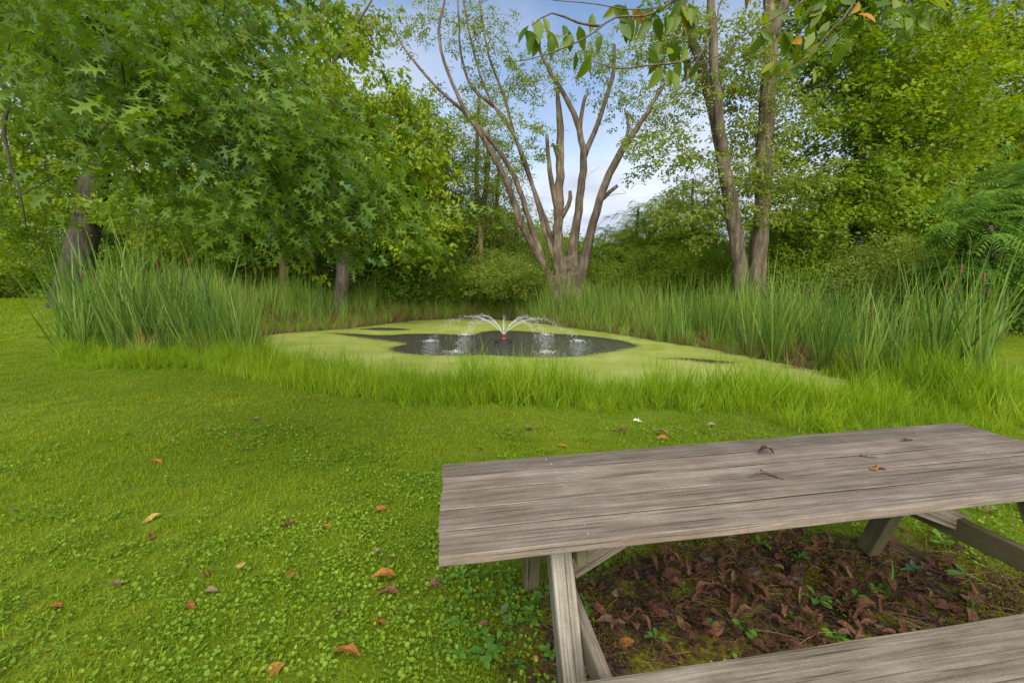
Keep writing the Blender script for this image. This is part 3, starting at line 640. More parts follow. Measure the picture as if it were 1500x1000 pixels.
# the bare many-stemmed tree
def willow():
    g = np.random.default_rng(40); Yw = 22; b = at(830, 432, Yw); b[2] = gz1(b[0], Yw)
    S = {'z': [(829, 428, 40), (831, 408, 34), (832, 392, 27), (833, 378, 17)], 'a': [(812, 420, 9), (790, 375, 8), (767, 336, 7), (740, 262, 6), (709, 204, 5), (682, 163, 4), (651, 92, 3), (643, 44, 2.4), (651, 3, 2), (655, -40, 1.2)],
         'b': [(800, 395, 7), (781, 340, 6), (750, 251, 5), (699, 183, 4), (638, 126, 3), (590, 68, 2), (577, 37, 1.2)],
         'c': [(824, 415, 8), (799, 340, 5), (767, 231, 4.2), (733, 166, 3.4), (692, 129, 3), (675, 78, 2.4), (672, 27, 2), (668, -40, 1.2)],
         'd': [(826, 410, 7), (804, 336, 4.5), (760, 218, 3.8), (740, 146, 3), (716, 82, 2.6), (702, 0, 2), (695, -50, 1)],
         'e': [(740, 211, 3), (713, 136, 2.6), (692, 68, 2), (679, 0, 1.5), (676, -40, 1)],
         'f': [(826, 425, 17), (818, 350, 11), (820, 272, 9.5), (821, 187, 7.5), (818, 150, 5), (815, 129, 3.5)],
         'g': [(817, 320, 6), (807, 265, 5.5), (804, 238, 4.5), (801, 197, 3.6)], 'g2': [(821, 240, 5), (812, 215, 3.5), (809, 210, 3)], 'g3': [(824, 330, 6), (834, 300, 5), (835, 280, 3.5)],
         'h': [(836, 425, 15), (843, 340, 10), (855, 250, 8), (852, 205, 6.5), (840, 165, 5.5), (821, 129, 4.5), (803, 100, 4), (791, 75, 3), (780, 30, 2)],
         'i': [(857, 228, 6), (876, 180, 5), (893, 129, 4.5), (899, 100, 4), (900, 66, 3)], 'j': [(850, 190, 5), (853, 160, 4.2), (858, 140, 3.6)],
         'k': [(846, 425, 14), (866, 340, 9), (886, 270, 8), (913, 217, 7), (932, 190, 5.5), (950, 163, 4.5), (974, 122, 3)],
         'k2': [(914, 213, 4), (921, 185, 3), (915, 160, 2)], 'l': [(884, 296, 4), (893, 282, 4.2), (904, 272, 3.6)]}
    sk = Skel(); dy = {'z': 0, 'a': -1.6, 'b': -1.0, 'c': .4, 'd': 1.2, 'e': .2, 'f': .2, 'g': -.6, 'g2': -.3, 'g3': .4, 'h': -.3, 'i': .5, 'j': -.6, 'k': -.9, 'k2': -.5, 'l': -.9}
    for k, pts in S.items():
        Q = []
        for i, (u, v, h) in enumerate(pts):
            Q.append(np.array([*at(u, v, Yw + dy[k] * min(1, i / 4)), pxr(h, Yw) * (.62 if k in 'abcde' else .62)]))
        par = -1
        if k in ('e', 'g2', 'i', 'j', 'k2', 'l', 'b', 'g', 'g3'):
            par = int(np.argmin([np.linalg.norm(q - Q[0][:3]) for q in sk.p])); Q[0][:3] = sk.p[par]
        else: Q.insert(0, np.array([b[0] + (Q[0][0] - b[0]) * .5, b[1], b[2] - .2, Q[0][3] * 1.15]))
        sk.trunk(Q, par, .5, .13)
    # bare side twigs and leafy spots
    lf = [(780, 95), (800, 112), (830, 122), (775, 118), (812, 70), (850, 90), (868, 102), (845, 65), (885, 60), (900, 110), (892, 140), (905, 85), (930, 170), (958, 160), (985, 163), (940, 196), (912, 152), (968, 140), (700, 60), (715, 90), (700, 130), (730, 128), (745, 190),
          (732, 60), (690, 180), (668, 60), (640, 40), (602, 40), (588, 62), (722, 20), (690, 22), (770, 205), (782, 222), (752, 165), (925, 140), (960, 185), (757, 120), (712, 170), (735, 95), (650, 20), (615, 20), (705, 40), (735, 240), (705, 220), (770, 175), (920, 100), (875, 75)]
    A = np.array([at(u, v, Yw + g.normal(0, .8)) for u, v in lf]); tips = sk.grow(A, g, .12, .2, .4)
    tw = [(u + g.normal(0, 20), v + g.normal(0, 20)) for u, v in [(665, 100), (720, 110), (600, 90), (640, 70), (760, 160), (690, 95), (780, 185), (620, 110), (720, 190), (800, 210), (900, 240), (935, 290), (905, 330), (835, 170), (700, 30), (740, 30), (610, 50), (760, 190), (855, 285), (790, 200)]]
    sk.grow(np.array([at(u, v, Yw + g.normal(0, .6)) for u, v in tw]), g, .15, .1, .3)
    mt, mbr = sk.build(.011, b)
    root = prop(empty('multi_stem_tree', b), 'nearly bare multi-stem tree with broken tops fanning out behind pond', 'tree')
    link('trunk', mt.me('trunk', M['barkwarm'], True), root); link('branches', mbr.me('branches', M['bark'], True), root)['kind'] = 'stuff'
    P_, Ro, S_, Ti = crown_points(g, [sk.p[i] for i in tips], 14, .45, .8, b)
    scatter('crown', TP['small'], P_ - b, Ro, S_ * .95, Ti, M['olive'], root)
willow()

tree('forked_tree', 'tall forked grey trunk leaning left, left of its straight neighbour', 15, [(1087, 440, 10), (1084, 400, 9.5), (1076, 330, 9), (1062, 250, 8), (1045, 165, 6.5), (1028, 100, 5.2), (1008, 40, 5), (995, -20, 4), (985, -90, 2.5)],
     [(1000, 60, 60, 70), (1010, 170, 55, 30), (970, 215, 40, 25), (1040, 300, 60, 55), (1060, 100, 60, 60), (1020, 235, 45, 20), (985, 10, 50, 60), (1090, 240, 30, 60)], 66, 8, 'small', 'olive', 'barkwarm', .008, .34, .6, 51,
     extra=[[(1060, 240, 6.5), (1053, 170, 6), (1046, 90, 5.5), (1042, 20, 5), (1040, -60, 3.5)]], thick=.6)
tree('straight_tree', 'tall straight grey trunk rising from right reeds, forking at top', 15.4, [(1107, 440, 12), (1110, 390, 11), (1116, 310, 10.5), (1120, 220, 10), (1125, 130, 9.2), (1128, 60, 8), (1126, 0, 6), (1122, -60, 4)],
     [(1120, 70, 50, 50), (1130, 200, 45, 80), (1150, 280, 50, 50), (1090, 330, 50, 50), (1080, 110, 50, 70)], 42, 8, 'small', 'olive', 'barkwarm', .008, .32, .6, 52, extra=[[(1128, 70, 6), (1140, 30, 5.5), (1152, -10, 5), (1160, -70, 3)]], thick=.55)
tree('maple_tree', 'full maple with dark slender trunk behind the right cattails', 16.5, [(1250, 440, 8), (1254, 350, 7.5), (1260, 220, 6.5), (1263, 100, 5), (1266, 0, 3.5), (1268, -60, 2)],
     [(1270, 60, 110, 110), (1225, 200, 80, 90), (1310, 190, 100, 90), (1240, 310, 85, 60), (1330, 300, 90, 70), (1190, 320, 45, 45), (1260, -50, 120, 80)], 230, 10, 'maple', 'maple', 'barkdark', .011, .5, .5, 53, extra=[[(1260, 240, 4.5), (1275, 150, 4), (1278, 60, 3), (1280, 0, 2)]], thick=.7, up=.3)
tree('maple_tree', 'yellow-green maple filling the upper right corner', 18.5, [(1425, 445, 7), (1430, 330, 6), (1425, 200, 5), (1432, 80, 4), (1436, -20, 2.5)],
     [(1400, 230, 95, 70), (1470, 130, 90, 110), (1370, 330, 80, 45), (1440, 20, 100, 80), (1530, 230, 80, 110), (1450, 320, 90, 50), (1380, 120, 60, 70)], 240, 10, 'maple', 'yellow', 'barkdark', .011, .55, .5, 54, thick=.6, up=.3)
tree('sumac_tree', 'blue-green sumac with long feathery leaves at the right edge', 10.8, [(1462, 500, 4), (1460, 430, 3.6), (1455, 370, 3), (1452, 330, 2)],
     [(1450, 300, 50, 35), (1490, 345, 45, 45), (1415, 345, 35, 30), (1510, 285, 50, 40), (1440, 390, 50, 25), (1540, 360, 50, 60)], 110, 4, 'sumac', 'sumac', 'bark', .008, .24, .8, 55, shell=.2)
for lb, u, Yt, top, sd_ in [('feathery locust right of the bare tree, lowest of the row', 935, 24, 305, 61), ('feathery locust behind the forked trunk, tallest of its row', 1015, 22, 262, 62), ('feathery locust between the other two behind right reeds', 978, 23, 285, 63), ('bright low locust between the straight trunk and the maple', 1165, 20, 300, 64)]:
    tree('locust_tree', lb, Yt, [(u, 440, 4), (u + 3, 390, 3.5), (u - 2, 340, 2.5), (u, top, 1.5)], [(u, top + 45, 42, 38), (u + 22, 370, 45, 32), (u - 22, 365, 42, 30)], 80, 8, 'locust', 'locust', 'barkdark', .011, .5, .55, sd_, group='feathery locusts behind right reeds')
# the wood behind: each tree on its own
WOOD = [(-110, 60, 34, 'dark', 'beyond the left edge of the view'), (-30, 150, 38, 'maple', 'at the very left edge above the lawn'), (50, 200, 35, 'dark', 'left of the thick oak trunk'), (130, 190, 40, 'yellow', 'directly behind the thick oak trunk'), (210, 200, 36, 'maple', 'right of the thick oak trunk'), (290, 220, 38, 'yellow', 'behind the right end of the left cattails'),
        (370, 220, 36, 'dark', 'left of the slim tan trunk'), (440, 190, 38, 'maple', 'between tan trunk and yellow-green tree'), (520, 160, 40, 'dark', 'directly behind the yellow-green tree'), (590, 270, 36, 'maple', 'behind the dense dark green tree'), (640, 250, 40, 'olive', 'right of the dense dark green tree'), (690, 300, 42, 'maple', 'behind the tan dead snag'), (745, 310, 40, 'dark', 'behind the left stems of the multi-stem tree'), (800, 320, 44, 'maple', 'just left of the multi-stem trunk'),
        (850, 345, 42, 'dark', 'low behind the multi-stem trunk'), (900, 352, 40, 'maple', 'lowest of all, right of the multi-stem trunk'), (960, 320, 40, 'dark', 'behind the middle feathery locust'), (1030, 320, 38, 'maple', 'behind the tallest feathery locust'), (1100, 320, 40, 'locust', 'behind the twin grey trunks'), (1170, 310, 36, 'dark', 'right of the straight grey trunk'), (1250, 300, 38, 'maple', 'behind the slender maple trunk'), (1330, 270, 34, 'dark', 'right of the slender maple trunk'),
        (1410, 250, 36, 'maple', 'behind the yellow-green maple'), (1490, 220, 34, 'dark', 'at the right edge behind the sumac'), (1580, 60, 36, 'maple', 'just beyond the right edge'), (1680, 90, 34, 'dark', 'farthest beyond the right edge')]
KIND = {'dark': 'dark green', 'maple': 'mid green', 'yellow': 'yellow-green', 'olive': 'olive green', 'locust': 'pale green'}
for bgk, (u, top, Yt, mt_, where) in enumerate(WOOD):
    W_ = 55; h = 430 - top
    tree('woodland_tree', KIND[mt_] + ' woodland tree ' + where, Yt, [(u, 436, 4), (u + rng.normal(0, 4), 436 - h * .4, 3.2), (u + rng.normal(0, 6), 436 - h * .75, 2), (u, top + 10, 1)],
         [(u, top + h * .33, W_ * .8, h * .33), (u + 20, top + h * .6, W_, h * .3), (u - 22, top + h * .75, W_, h * .25)], int(45 + h * .16), 6, 'far', mt_, 'barkdark', .02, .9, .6, 100 + bgk, group='trees of the wood behind the pond', thick=.8)
SH = [('rounded grey-green shrub left of the multi-stem tree base', 748, 398, 46, 28, 22.5, 'olive', 'bush'), ('dark shrub under the yellow-green tree', 560, 395, 45, 38, 23, 'dark', 'maple'), ('dark shrub below the dense dark tree', 625, 395, 45, 34, 24, 'dark', 'bush'), ('shrub in the gap under the slim locusts', 690, 402, 40, 26, 24.5, 'maple', 'bush'),
      ('low shrub just right of the multi-stem tree base', 885, 408, 40, 22, 23.5, 'olive', 'bush'), ('leafy shrub beneath the lowest feathery locust', 945, 400, 50, 28, 22, 'locust', 'bush'), ('leafy shrub left of the forked trunk base', 1030, 395, 50, 32, 19, 'maple', 'bush'), ('leafy shrub right of the straight trunk base', 1165, 388, 60, 40, 16.5, 'maple', 'bush'),
      ('tangled shrub right of the maple trunk', 1310, 385, 65, 55, 14, 'olive', 'bush'), ('low broadleaf shrub at the end of right cattails', 1400, 425, 55, 50, 12.5, 'maple', 'bush'), ('broadleaf shrub under the sumac at right edge', 1490, 420, 60, 45, 12, 'sumac', 'bush'),
      ('hedge shrub at the far end of the left lawn', 20, 390, 60, 48, 27, 'maple', 'maple'), ('dark hedge shrub right of the oak trunk', 160, 385, 60, 50, 26, 'dark', 'maple'), ('hedge shrub at the left edge of the photo', -70, 385, 70, 55, 28, 'dark', 'maple'), ('bright shrub behind left cattails', 245, 380, 60, 48, 22, 'maple', 'maple'), ('bright shrub behind the young tan trunk', 345, 385, 60, 45, 22.5, 'yellow', 'maple'), ('shrub between young trunk and yellow-green tree', 445, 395, 50, 38, 23, 'maple', 'maple')]
for i, (lb, u, v, ru, rv, Yt, mt_, tp) in enumerate(SH): shrub('shrub', lb, u, v, ru, rv, Yt, 60, 9, tp, mt_, 200 + i, .34 if Yt > 18 else .26)

# near oak whose boughs droop into the picture from the left (trunk beside the frame)
def near_oak():
    g = np.random.default_rng(71); b = np.array([-8.2, 3.4, 0.]); b[2] = gz1(b[0], b[1])
    sk = Skel(); sk.trunk([np.array([*b - (0, 0, .1), .42]), np.array([-8.2, 3.4, 1, .3]), np.array([-8.1, 3.5, 3.5, .26]), np.array([-8.0, 3.6, 6, .2]), np.array([-8.0, 3.6, 9, .12]), np.array([-8, 3.6, 12, .04])])
    for pts in ([(-8.1, 3.5, 4.3, .1), (-6.2, 3.4, 4.9, .075), (-4.4, 3.3, 4.7, .05), (-3, 3.2, 4.2, .03)], [(-8.1, 3.5, 5.2, .1), (-6.3, 4.6, 6, .075), (-4.4, 5.6, 6, .05), (-2.8, 6.2, 5.2, .03)],
                [(-8.1, 3.5, 3.2, .09), (-6.2, 3.2, 3.6, .06), (-4.6, 3.0, 3.3, .04), (-3.3, 2.8, 2.9, .02)], [(-8.1, 3.5, 4.6, .1), (-7, 5.5, 5, .07), (-5.8, 7.4, 4.8, .045), (-4.6, 8.6, 4.2, .025)]):
        j = int(np.argmin([np.linalg.norm(q - np.array(pts[0][:3])) for q in sk.p])); sk.trunk([np.array(p) for p in pts], j)
    for pts in ([(300, -90, 5, .03), (345, 0, 4.8, .022), (385, 65, 4.6, .017), (440, 115, 4.4, .012), (530, 180, 4.2, .005)], [(90, -90, 4.2, .028), (150, 10, 4, .02), (200, 70, 3.8, .015), (260, 150, 3.6, .010), (330, 260, 3.5, .004)],
                [(-40, 20, 4, .02), (5, 120, 3.9, .016), (8, 200, 3.9, .012), (25, 270, 3.8, .008), (40, 340, 3.8, .003)], [(200, 110, 4.6, .015), (150, 190, 4.5, .011), (90, 250, 4.4, .008), (25, 290, 4.4, .003)], [(210, -60, 5.5, .03), (260, 40, 5.3, .02), (290, 120, 5.1, .013), (300, 210, 5, .008), (290, 300, 5, .003)]):
        Q = [np.array([*at(u, v, y_), r_]) for u, v, y_, r_ in pts]; j = int(np.argmin([np.linalg.norm(q - Q[0][:3]) for q in sk.p])); sk.trunk([np.array([*sk.p[j], Q[0][3] * 1.3])] + Q, j, .2, .5)
    near = []                               # the pale sprays hanging closest
    for _ in range(62):
        t = g.random(); u, v = 70 + 450 * t, 60 + 255 * t; u += g.normal(0, 40); v += g.normal(0, 42)
        if u - v * .42 > 405 or v > 345: continue
        near.append(at(u, v, g.uniform(2.35, 3.3)))
    farb = []
    for _ in range(110):
        u, v = g.uniform(-70, 540), g.uniform(-70, 330)
        if u - max(v, 0) * .42 > 390 or (u < 185 and v > 185) : continue
        farb.append(at(u, v, g.uniform(3.6, 8.5)))
    for _ in range(22): farb.append(at(g.uniform(-60, 470), g.uniform(-120, 60), g.uniform(2.6, 4)))
    over = ellip(g, 14, [(-8, 3.5, 7.5, 4, 4.5, 4)], .6)
    A = np.vstack([near, farb, over]); tips = sk.grow(A, g, .08, .05, .35); mt, mbr = sk.build(.005, b, 6)
    root = prop(empty('oak_tree', b), 'nearest oak with drooping boughs of lobed leaves, upper left', 'tree')
    link('trunk', mt.me('trunk', M['barkdark'], True), root); link('branches', mbr.me('branches', M['barkdark'], True), root)['kind'] = 'stuff'
    tp_ = np.array([sk.p[i] for i in tips])
    P_, Ro, S, Ti = crown_points(g, tp_, 6, .26, .55, b); dd = np.linalg.norm(P_ - (0, 0, CH), axis=1); keep = dd > 2.75
    scatter('crown', TP['oaknear'], P_[keep] - b, Ro[keep], S[keep] * .95, Ti[keep] * .9, M['oak'], root)
    me = [mesh('leaf', *strip_leaf([(a, b_ * k, c) for a, b_, c in [(0, .012, 0), (.14, .02, .14), (.16, .10, .2), (.30, .31, .24), (.31, .09, .34), (.44, .07, .44), (.72, .43, .52), (.63, .09, .62), (.74, .07, .74), (.95, .25, .80), (.88, .07, .88), (1.08, .004, 1.05)]], .2, dr), M['oakobj'], {'lv': np.full(36, q)}) for k, dr, q in ((1, .2, .2), (.85, .35, .6), (1.1, .1, .9))]
    cand = [t for t in tp_ if np.linalg.norm(t - (0, 0, CH)) < 4.6]
    for i in range(300):
        q = cand[g.integers(len(cand))] + g.normal(0, .13, 3) * (1, 1, .7)
        d = unit(np.array([.65, -.1, -.35]) + g.normal(0, .55, 3)); fr = frame(d, unit(np.array([0, -.25, 1]) + g.normal(0, .4, 3)))
        link('leaf', me[i % 3], root, q - b, Matrix(fr.tolist()).to_euler(), g.uniform(.075, .118))
near_oak()

# cherry boughs over the camera
def cherry():
    g = np.random.default_rng(81); b = np.array([4.2, -1.6, 0.]); root = prop(empty('cherry_tree', b), 'cherry bough with hanging oval leaves crossing the top of view', 'tree')
    mt = MB(); P = smoothpath(np.array([(4.2, -1.6, -.1, .2), (4.15, -1.5, .6, .15), (4.0, -1.2, 2, .13), (3.4, -.4, 3.1, .09), (2.6, .6, 3.55, .06), (1.7, 1.5, 3.5, .035), (1.0, 2.0, 3.35, .018)]), .25)
    rough_tube(mt, P[:, :3] - b, P[:, 3], 10)
    tw = [[(1130, -150, 2.0), (1040, -40, 1.8), (980, 3, 1.75), (925, 17, 1.7), (868, 10, 1.66), (808, 2, 1.62)], [(1040, -40, 1.8), (960, 20, 1.7), (900, 32, 1.66), (862, 52, 1.62), (815, 72, 1.6), (768, 84, 1.58), (742, 92, 1.58)],
          [(1130, -150, 2.0), (1062, -10, 1.8), (1052, 22, 1.78), (1036, 60, 1.75), (1014, 98, 1.72), (992, 140, 1.7)], [(1030, 80, 1.75), (990, 97, 1.7), (950, 98, 1.66), (905, 98, 1.64), (868, 92, 1.62)],
          [(1260, -120, 2.0), (1190, -15, 1.85), (1148, 18, 1.8), (1095, 52, 1.76), (1052, 82, 1.73), (1000, 95, 1.71)], [(1300, -90, 2.1), (1248, 10, 1.9), (1215, 50, 1.86), (1185, 82, 1.84), (1150, 108, 1.82), (1128, 122, 1.8)],
          [(1420, -100, 2.3), (1340, -20, 2.1), (1330, 15, 2.1), (1290, 40, 2.05)], [(880, 40, 1.66), (845, 35, 1.64), (805, 22, 1.62), (780, 38, 1.6)], [(1010, 98, 1.72), (1000, 130, 1.7), (984, 150, 1.7)], [(1480, -90, 2.3), (1460, 10, 2.2), (1420, 50, 2.2)]]
    mb = MB(); allp = []
    for t in tw:
        Q = smoothpath(np.array([at(u, v, y) for u, v, y in t]) + g.normal(0, .006, (len(t), 3)), .05); n_ = len(Q)
        v, f = sweep(Q - b, np.linspace(.0055, .0014, n_), 5); mb.add(v, f); allp.append(Q)
    for Q in allp[:1] + allp[4:7] + allp[9:10]:   # tie the twig roots to the limb
        j = np.argmin(np.linalg.norm(P[:, :3] - Q[0], axis=1)); m_ = (P[j, :3] + Q[0]) / 2 + (0, 0, .05); S_ = smoothpath(np.array([P[j, :3], m_, Q[0]]), .1); v, f = sweep(S_ - b, np.linspace(.012, .0055, len(S_)), 6); mb.add(v, f)
    link('bough', mt.me('bough', M['barkdark'], True), root); link('twigs', mb.me('twigs', M['twig'], True), root)
    C1 = [(0, .01, 0), (.1, .07, .1), (.3, .19, .3), (.52, .215, .52), (.78, .14, .78), (1.02, .003, 1.02)]
    me = [mesh('leaf', *strip_leaf(C1, fo, dr), mt_, {'lv': np.full(18, q)}, True) for fo, dr, q, mt_ in ((.3, .12, .1, M['cherry']), (.5, .25, .4, M['cherry']), (.15, .05, .8, M['cherry']), (.4, .2, .5, M['cherryo']))]
    spots = [(765, 45), (770, 40), (778, 52), (786, 30), (800, 45), (806, 52), (790, 55), (795, 25), (828, 38), (834, 45), (848, 38), (838, 50), (843, 76), (855, 78), (866, 80), (868, 20), (905, 10), (912, 8), (900, 8), (915, 5), (908, 30), (930, 18), (940, 15), (965, 22), (975, 22), (985, 18), (955, 25), (1000, 8), (995, 12), (950, 72), (958, 66), (968, 76), (975, 80), (985, 72), (978, 62), (992, 85), (1005, 70), (1010, 84), (972, 98), (980, 100), (985, 104), (965, 60), (1000, 62),
             (1025, 88), (880, 50), (925, 25)] + [(g.uniform(1090, 1260), g.uniform(-10, 70)) for _ in range(40)] + [(g.uniform(1260, 1440), g.uniform(-15, 35)) for _ in range(28)] + [(g.uniform(1110, 1240), g.uniform(60, 115)) for _ in range(14)] + [(g.uniform(880, 1030), g.uniform(-5, 30)) for _ in range(14)]
    AP = np.concatenate(allp)
    for i, (u, v) in enumerate(spots):
        q = at(u, v, 1.72 if u < 1080 else 1.95); j = np.argmin(np.linalg.norm(AP - q, axis=1)); a = AP[j] + (q - AP[j]) * min(1, .10 / (np.linalg.norm(q - AP[j]) + 1e-6))
        d = unit(np.array([g.normal(0, .5), g.normal(0, .45), -.8 if u < 1080 else -.45]) + .2 * unit(q - AP[j])); fr = frame(d, unit(np.array([g.normal(0, .5), -1, g.normal(.1, .5)])))
        link('leaf', me[3 if g.random() < .03 else g.integers(0, 3)], root, a - b, Matrix(fr.tolist()).to_euler(), g.uniform(.06, .095))
cherry()

# ------------------------------------------------------------------ reeds, grass and ground cover
def blade(mb, p, d, L, w_, bend, g, segs=5, a=None, tw=.6):
    d = unit(np.asarray(d, float)); side = unit(np.cross(d, (0, 0, 1)) + g.normal(0, .3, 3)); q = np.array(p, float); V = []; dirn = d.copy()
    out = unit(np.array([d[0], d[1], 0]) + g.normal(0, .25, 3) * (1, 1, 0))
    for i in range(segs + 1):
        t = i / segs; wd = w_ * (1 - t ** 2.2) * (.75 + .25 * min(1, t * 4)) / 2 + w_ * .015
        s = unit(side * math.cos(tw * t) + np.cross(dirn, side) * math.sin(tw * t)); V += [q - s * wd, q + s * wd]
        dirn = unit(dirn + (out * bend * t - np.array([0, 0, bend * .9 * t * t])) * (2.2 / segs)); q = q + dirn * L / segs
    mb.add(V, [(2 * i, 2 * i + 1, 2 * i + 3, 2 * i + 2) for i in range(segs)], g.random() if a is None else a)
def tuft(n, r, L, w_, lean, bend, segs=4, g=rng, amin=0, amax=1):
    mb = MB()
    for _ in range(n):
        a = g.random() * 6.28; rr = r * g.random() ** .5; d = np.array([math.cos(a) * lean * g.random(), math.sin(a) * lean * g.random(), 1]); b2 = g.random() * 6.28
        blade(mb, (rr * math.cos(b2), rr * math.sin(b2), 0), d, L * g.uniform(.55, 1.1), w_ * g.uniform(.7, 1.2), bend * g.uniform(.2, 1.4), g, segs, g.uniform(amin, amax))
    return mb.get()
def in_view(x, y, m=1.12): return (np.abs(x) < 1.2 * y * m + .6)
def jitgrid(x0, x1, y0, y1, s):
    X_, Y_ = np.meshgrid(np.arange(x0, x1, s), np.arange(y0, y1, s)); P = np.stack([X_.ravel(), Y_.ravel()], 1); return P + rng.uniform(-.5, .5, P.shape) * s
def edge_band(d, x, y):                     # distance from shore inside which tall grass stands instead of lawn
    return np.where(y < 9, 1.55 + .25 * wob(x, y, .8), 1.2)
def lawn_pts(y0, y1, s, xr):
    P = jitgrid(-xr, xr, y0, y1, s); x, y = P.T; d = sdf(x, y); k = in_view(x, y) & (d > edge_band(d, x, y) - .3) & ~((x > 3.2) & (y > 4.6) & (y < 9)); return P[k]
def upright(n, j=.12): return np.stack([rng.normal(0, j, n), rng.normal(0, j, n), rng.uniform(0, 6.28, n)], 1)
def lay(name, tps, P, size, tint, mat, label, cat, j=.1):
    x, y = P.T; o = scatter(name, tps, np.stack([x, y, gz(x, y) - .004], 1), upright(len(P), j), size, tint, mat); return prop(o, label, cat, kind='stuff')
LT = lambda x, y: np.clip(.45 + .32 * wob(x, y, 1.4) + .22 * wob(x, y, .3) + .3 * np.exp(-((x + 4.2) / 1.3) ** 2 - ((y - 5.6) / .5) ** 2) + rng.normal(0, .1, len(x)), 0, 1)
P = lawn_pts(.7, 4.2, .085, 6); x, y = P.T; k = rng.random(len(P)) > bed(x, y) * 1.0; P = P[k]; x, y = P.T
lay('lawn_grass', T3(lambda: tuft(40, .085, .05, .0042, 1.1, .5, 2)), P, rng.uniform(.7, 1.25, len(P)), LT(x, y), M['lawn'], 'short mown grass of the lawn around the picnic table', 'grass')
P = lawn_pts(4.2, 11, .2, 14); x, y = P.T
lay('lawn_grass', T3(lambda: tuft(110, .2, .042, .0065, 1.0, .5, 2)), P, rng.uniform(.75, 1.2, len(P)), LT(x, y), M['lawn'], 'mown grass of the lawn in front of the pond', 'grass')
P = lawn_pts(11, 34, .55, 44); x, y = P.T
lay('lawn_grass', T3(lambda: tuft(160, .5, .07, .02, 1.0, .5, 2)), P, rng.uniform(.8, 1.2, len(P)), LT(x, y), M['lawn'], 'distant mown grass of the lawn beyond the pond', 'grass')
def clover():
    mb = MB()
    for _ in range(26):
        a = rng.random() * 6.28; rr = .075 * rng.random() ** .5; z = rng.uniform(.012, .038)
        d = unit(np.array([rng.normal(), rng.normal(), rng.normal(.05, .3)])); put(mb, RND, np.array([rr * math.cos(a), rr * math.sin(a), z]), d, unit(np.array([0, 0, 1]) + rng.normal(0, .25, 3)), rng.uniform(.010, .023), rng.random())
    return mb.get()
P = lawn_pts(.7, 4.6, .085, 6); x, y = P.T
den = np.clip(.8 + .75 * wob(x, y, .45) - .3 * np.maximum(y - 1.6, 0), .02, .97) * (1 - .93 * bed(x, y)); den = np.maximum(den, .8 * sstep(.45, .15, np.hypot((x + .15) / 1.3, (y - 1.55) / .9)) * (1 - bed(x, y)))
P = P[rng.random(len(P)) < den]; x, y = P.T
lay('clover', T3(clover), P, rng.uniform(.75, 1.35, len(P)), np.clip(.5 + .3 * wob(x, y, .3) + rng.normal(0, .15, len(P)), 0, 1), M['clover'], 'patches of small round clover and violet leaves in the near lawn', 'clover')
# tall grass of the near bank
P = jitgrid(-13, 9, 3.8, 14, .115); x, y = P.T; d = sdf(x, y); eb = edge_band(d, x, y)
near_side = (y < 9.2) | (x < -6)
k = (d > -.12) & (d < eb + .15) & near_side & in_view(x, y, 1.2) & ~((x > -1) & (y > 9)); k |= (x > 3.0) & (x < 8.5) & (y > 4.55 + .25 * wob(x, y, .4)) & (y < 8.5) & (d > 0)
LB = np.array([on(rng.uniform(86, 400), rng.uniform(0, 1) ** .7 * 30 + 503 + .07 * 90, .03)[:2] for _ in range(420)])
P = np.vstack([P[k], LB]); x, y = P.T; d = sdf(x, y)
hgt = (.82 + .55 * wob(x, y, .6) + .25 * wob(x, y, .25)) * (.66 + .34 * sstep(1.75, .9, d)) * np.where(x > 3.4, 1.05, np.where(x > 1, .84, 1)) * np.where(x < -3.5, .85, 1)
k = rng.random(len(P)) < .9 + .4 * wob(x, y, .4); P, x, y, hgt = P[k], x[k], y[k], hgt[k]
lay('bank_grass', [tuft(26, .10, .62, .0125, .45, .5, 5), tuft(18, .07, .78, .012, .32, .38, 5), tuft(28, .13, .5, .014, .85, 1.0, 5)], P, np.clip(hgt, .35, 1.25) * rng.uniform(.8, 1.2, len(P)), np.clip(.46 + .42 * wob(x, y, .7) + rng.normal(0, .14, len(P)), 0, 1), M['bank'], 'tall bright green grass along the near bank of the pond', 'grass', .12)
# far bank reeds and weeds as one mass
P = jitgrid(-14, 13, 8, 27, .3); x, y = P.T; d = sdf(x, y)
far = ((y > 14.0) | (x < -6.3) | ((x > 4.5) & (y > 8))) & (d > .02) & (d < 3.8 + wob(x, y, 1.2)) & in_view(x, y) & (y > 10.5)
k = far & (rng.random(len(P)) < .75); P = P[k]; x, y = P.T; d = sdf(x, y)
hg = (1.08 + .35 * wob(x, y, 1.1) + .16 * wob(x, y, .4)) * (.5 + .5 * sstep(0, 1.3, d)) * (1 + .35 * np.exp(-((x - 2.8) / 2.2) ** 2))
lay('far_reeds', [tuft(22, .2, 1.55, .022, .28, .28, 5), tuft(18, .22, 1.3, .02, .45, .5, 5), tuft(26, .24, 1.0, .018, .7, .7, 4)], P, np.clip(hg, .4, 1.45) * rng.uniform(.8, 1.15, len(P)), np.clip(.4 + .4 * wob(x, y, 1.6) + rng.normal(0, .12, len(P)), 0, 1), M['reedfar'], 'belt of reeds and tall grass along the far bank', 'reeds', .08)
P = jitgrid(-14, 10, 6.5, 26, .26); x, y = P.T; d = sdf(x, y)
k = (d > -.05) & (d < np.where(x < -6.2, 2.6, .9)) & (((y > 9.5) | ((x > 3.5) & (y > 8)) | (x < -6.2)) & (y > 8.6)) & (rng.random(len(P)) < .6); P = P[k]; x, y = P.T
lay('dead_reeds', [tuft(16, .16, .75, .016, 1.0, 1.0, 4), tuft(14, .16, .6, .014, 1.6, 1.2, 4)], P, rng.uniform(.6, 1.2, len(P)), rng.random(len(P)), M['straw'], 'dry brown reed stalks slumped at the water edge', 'dead reeds', .25)
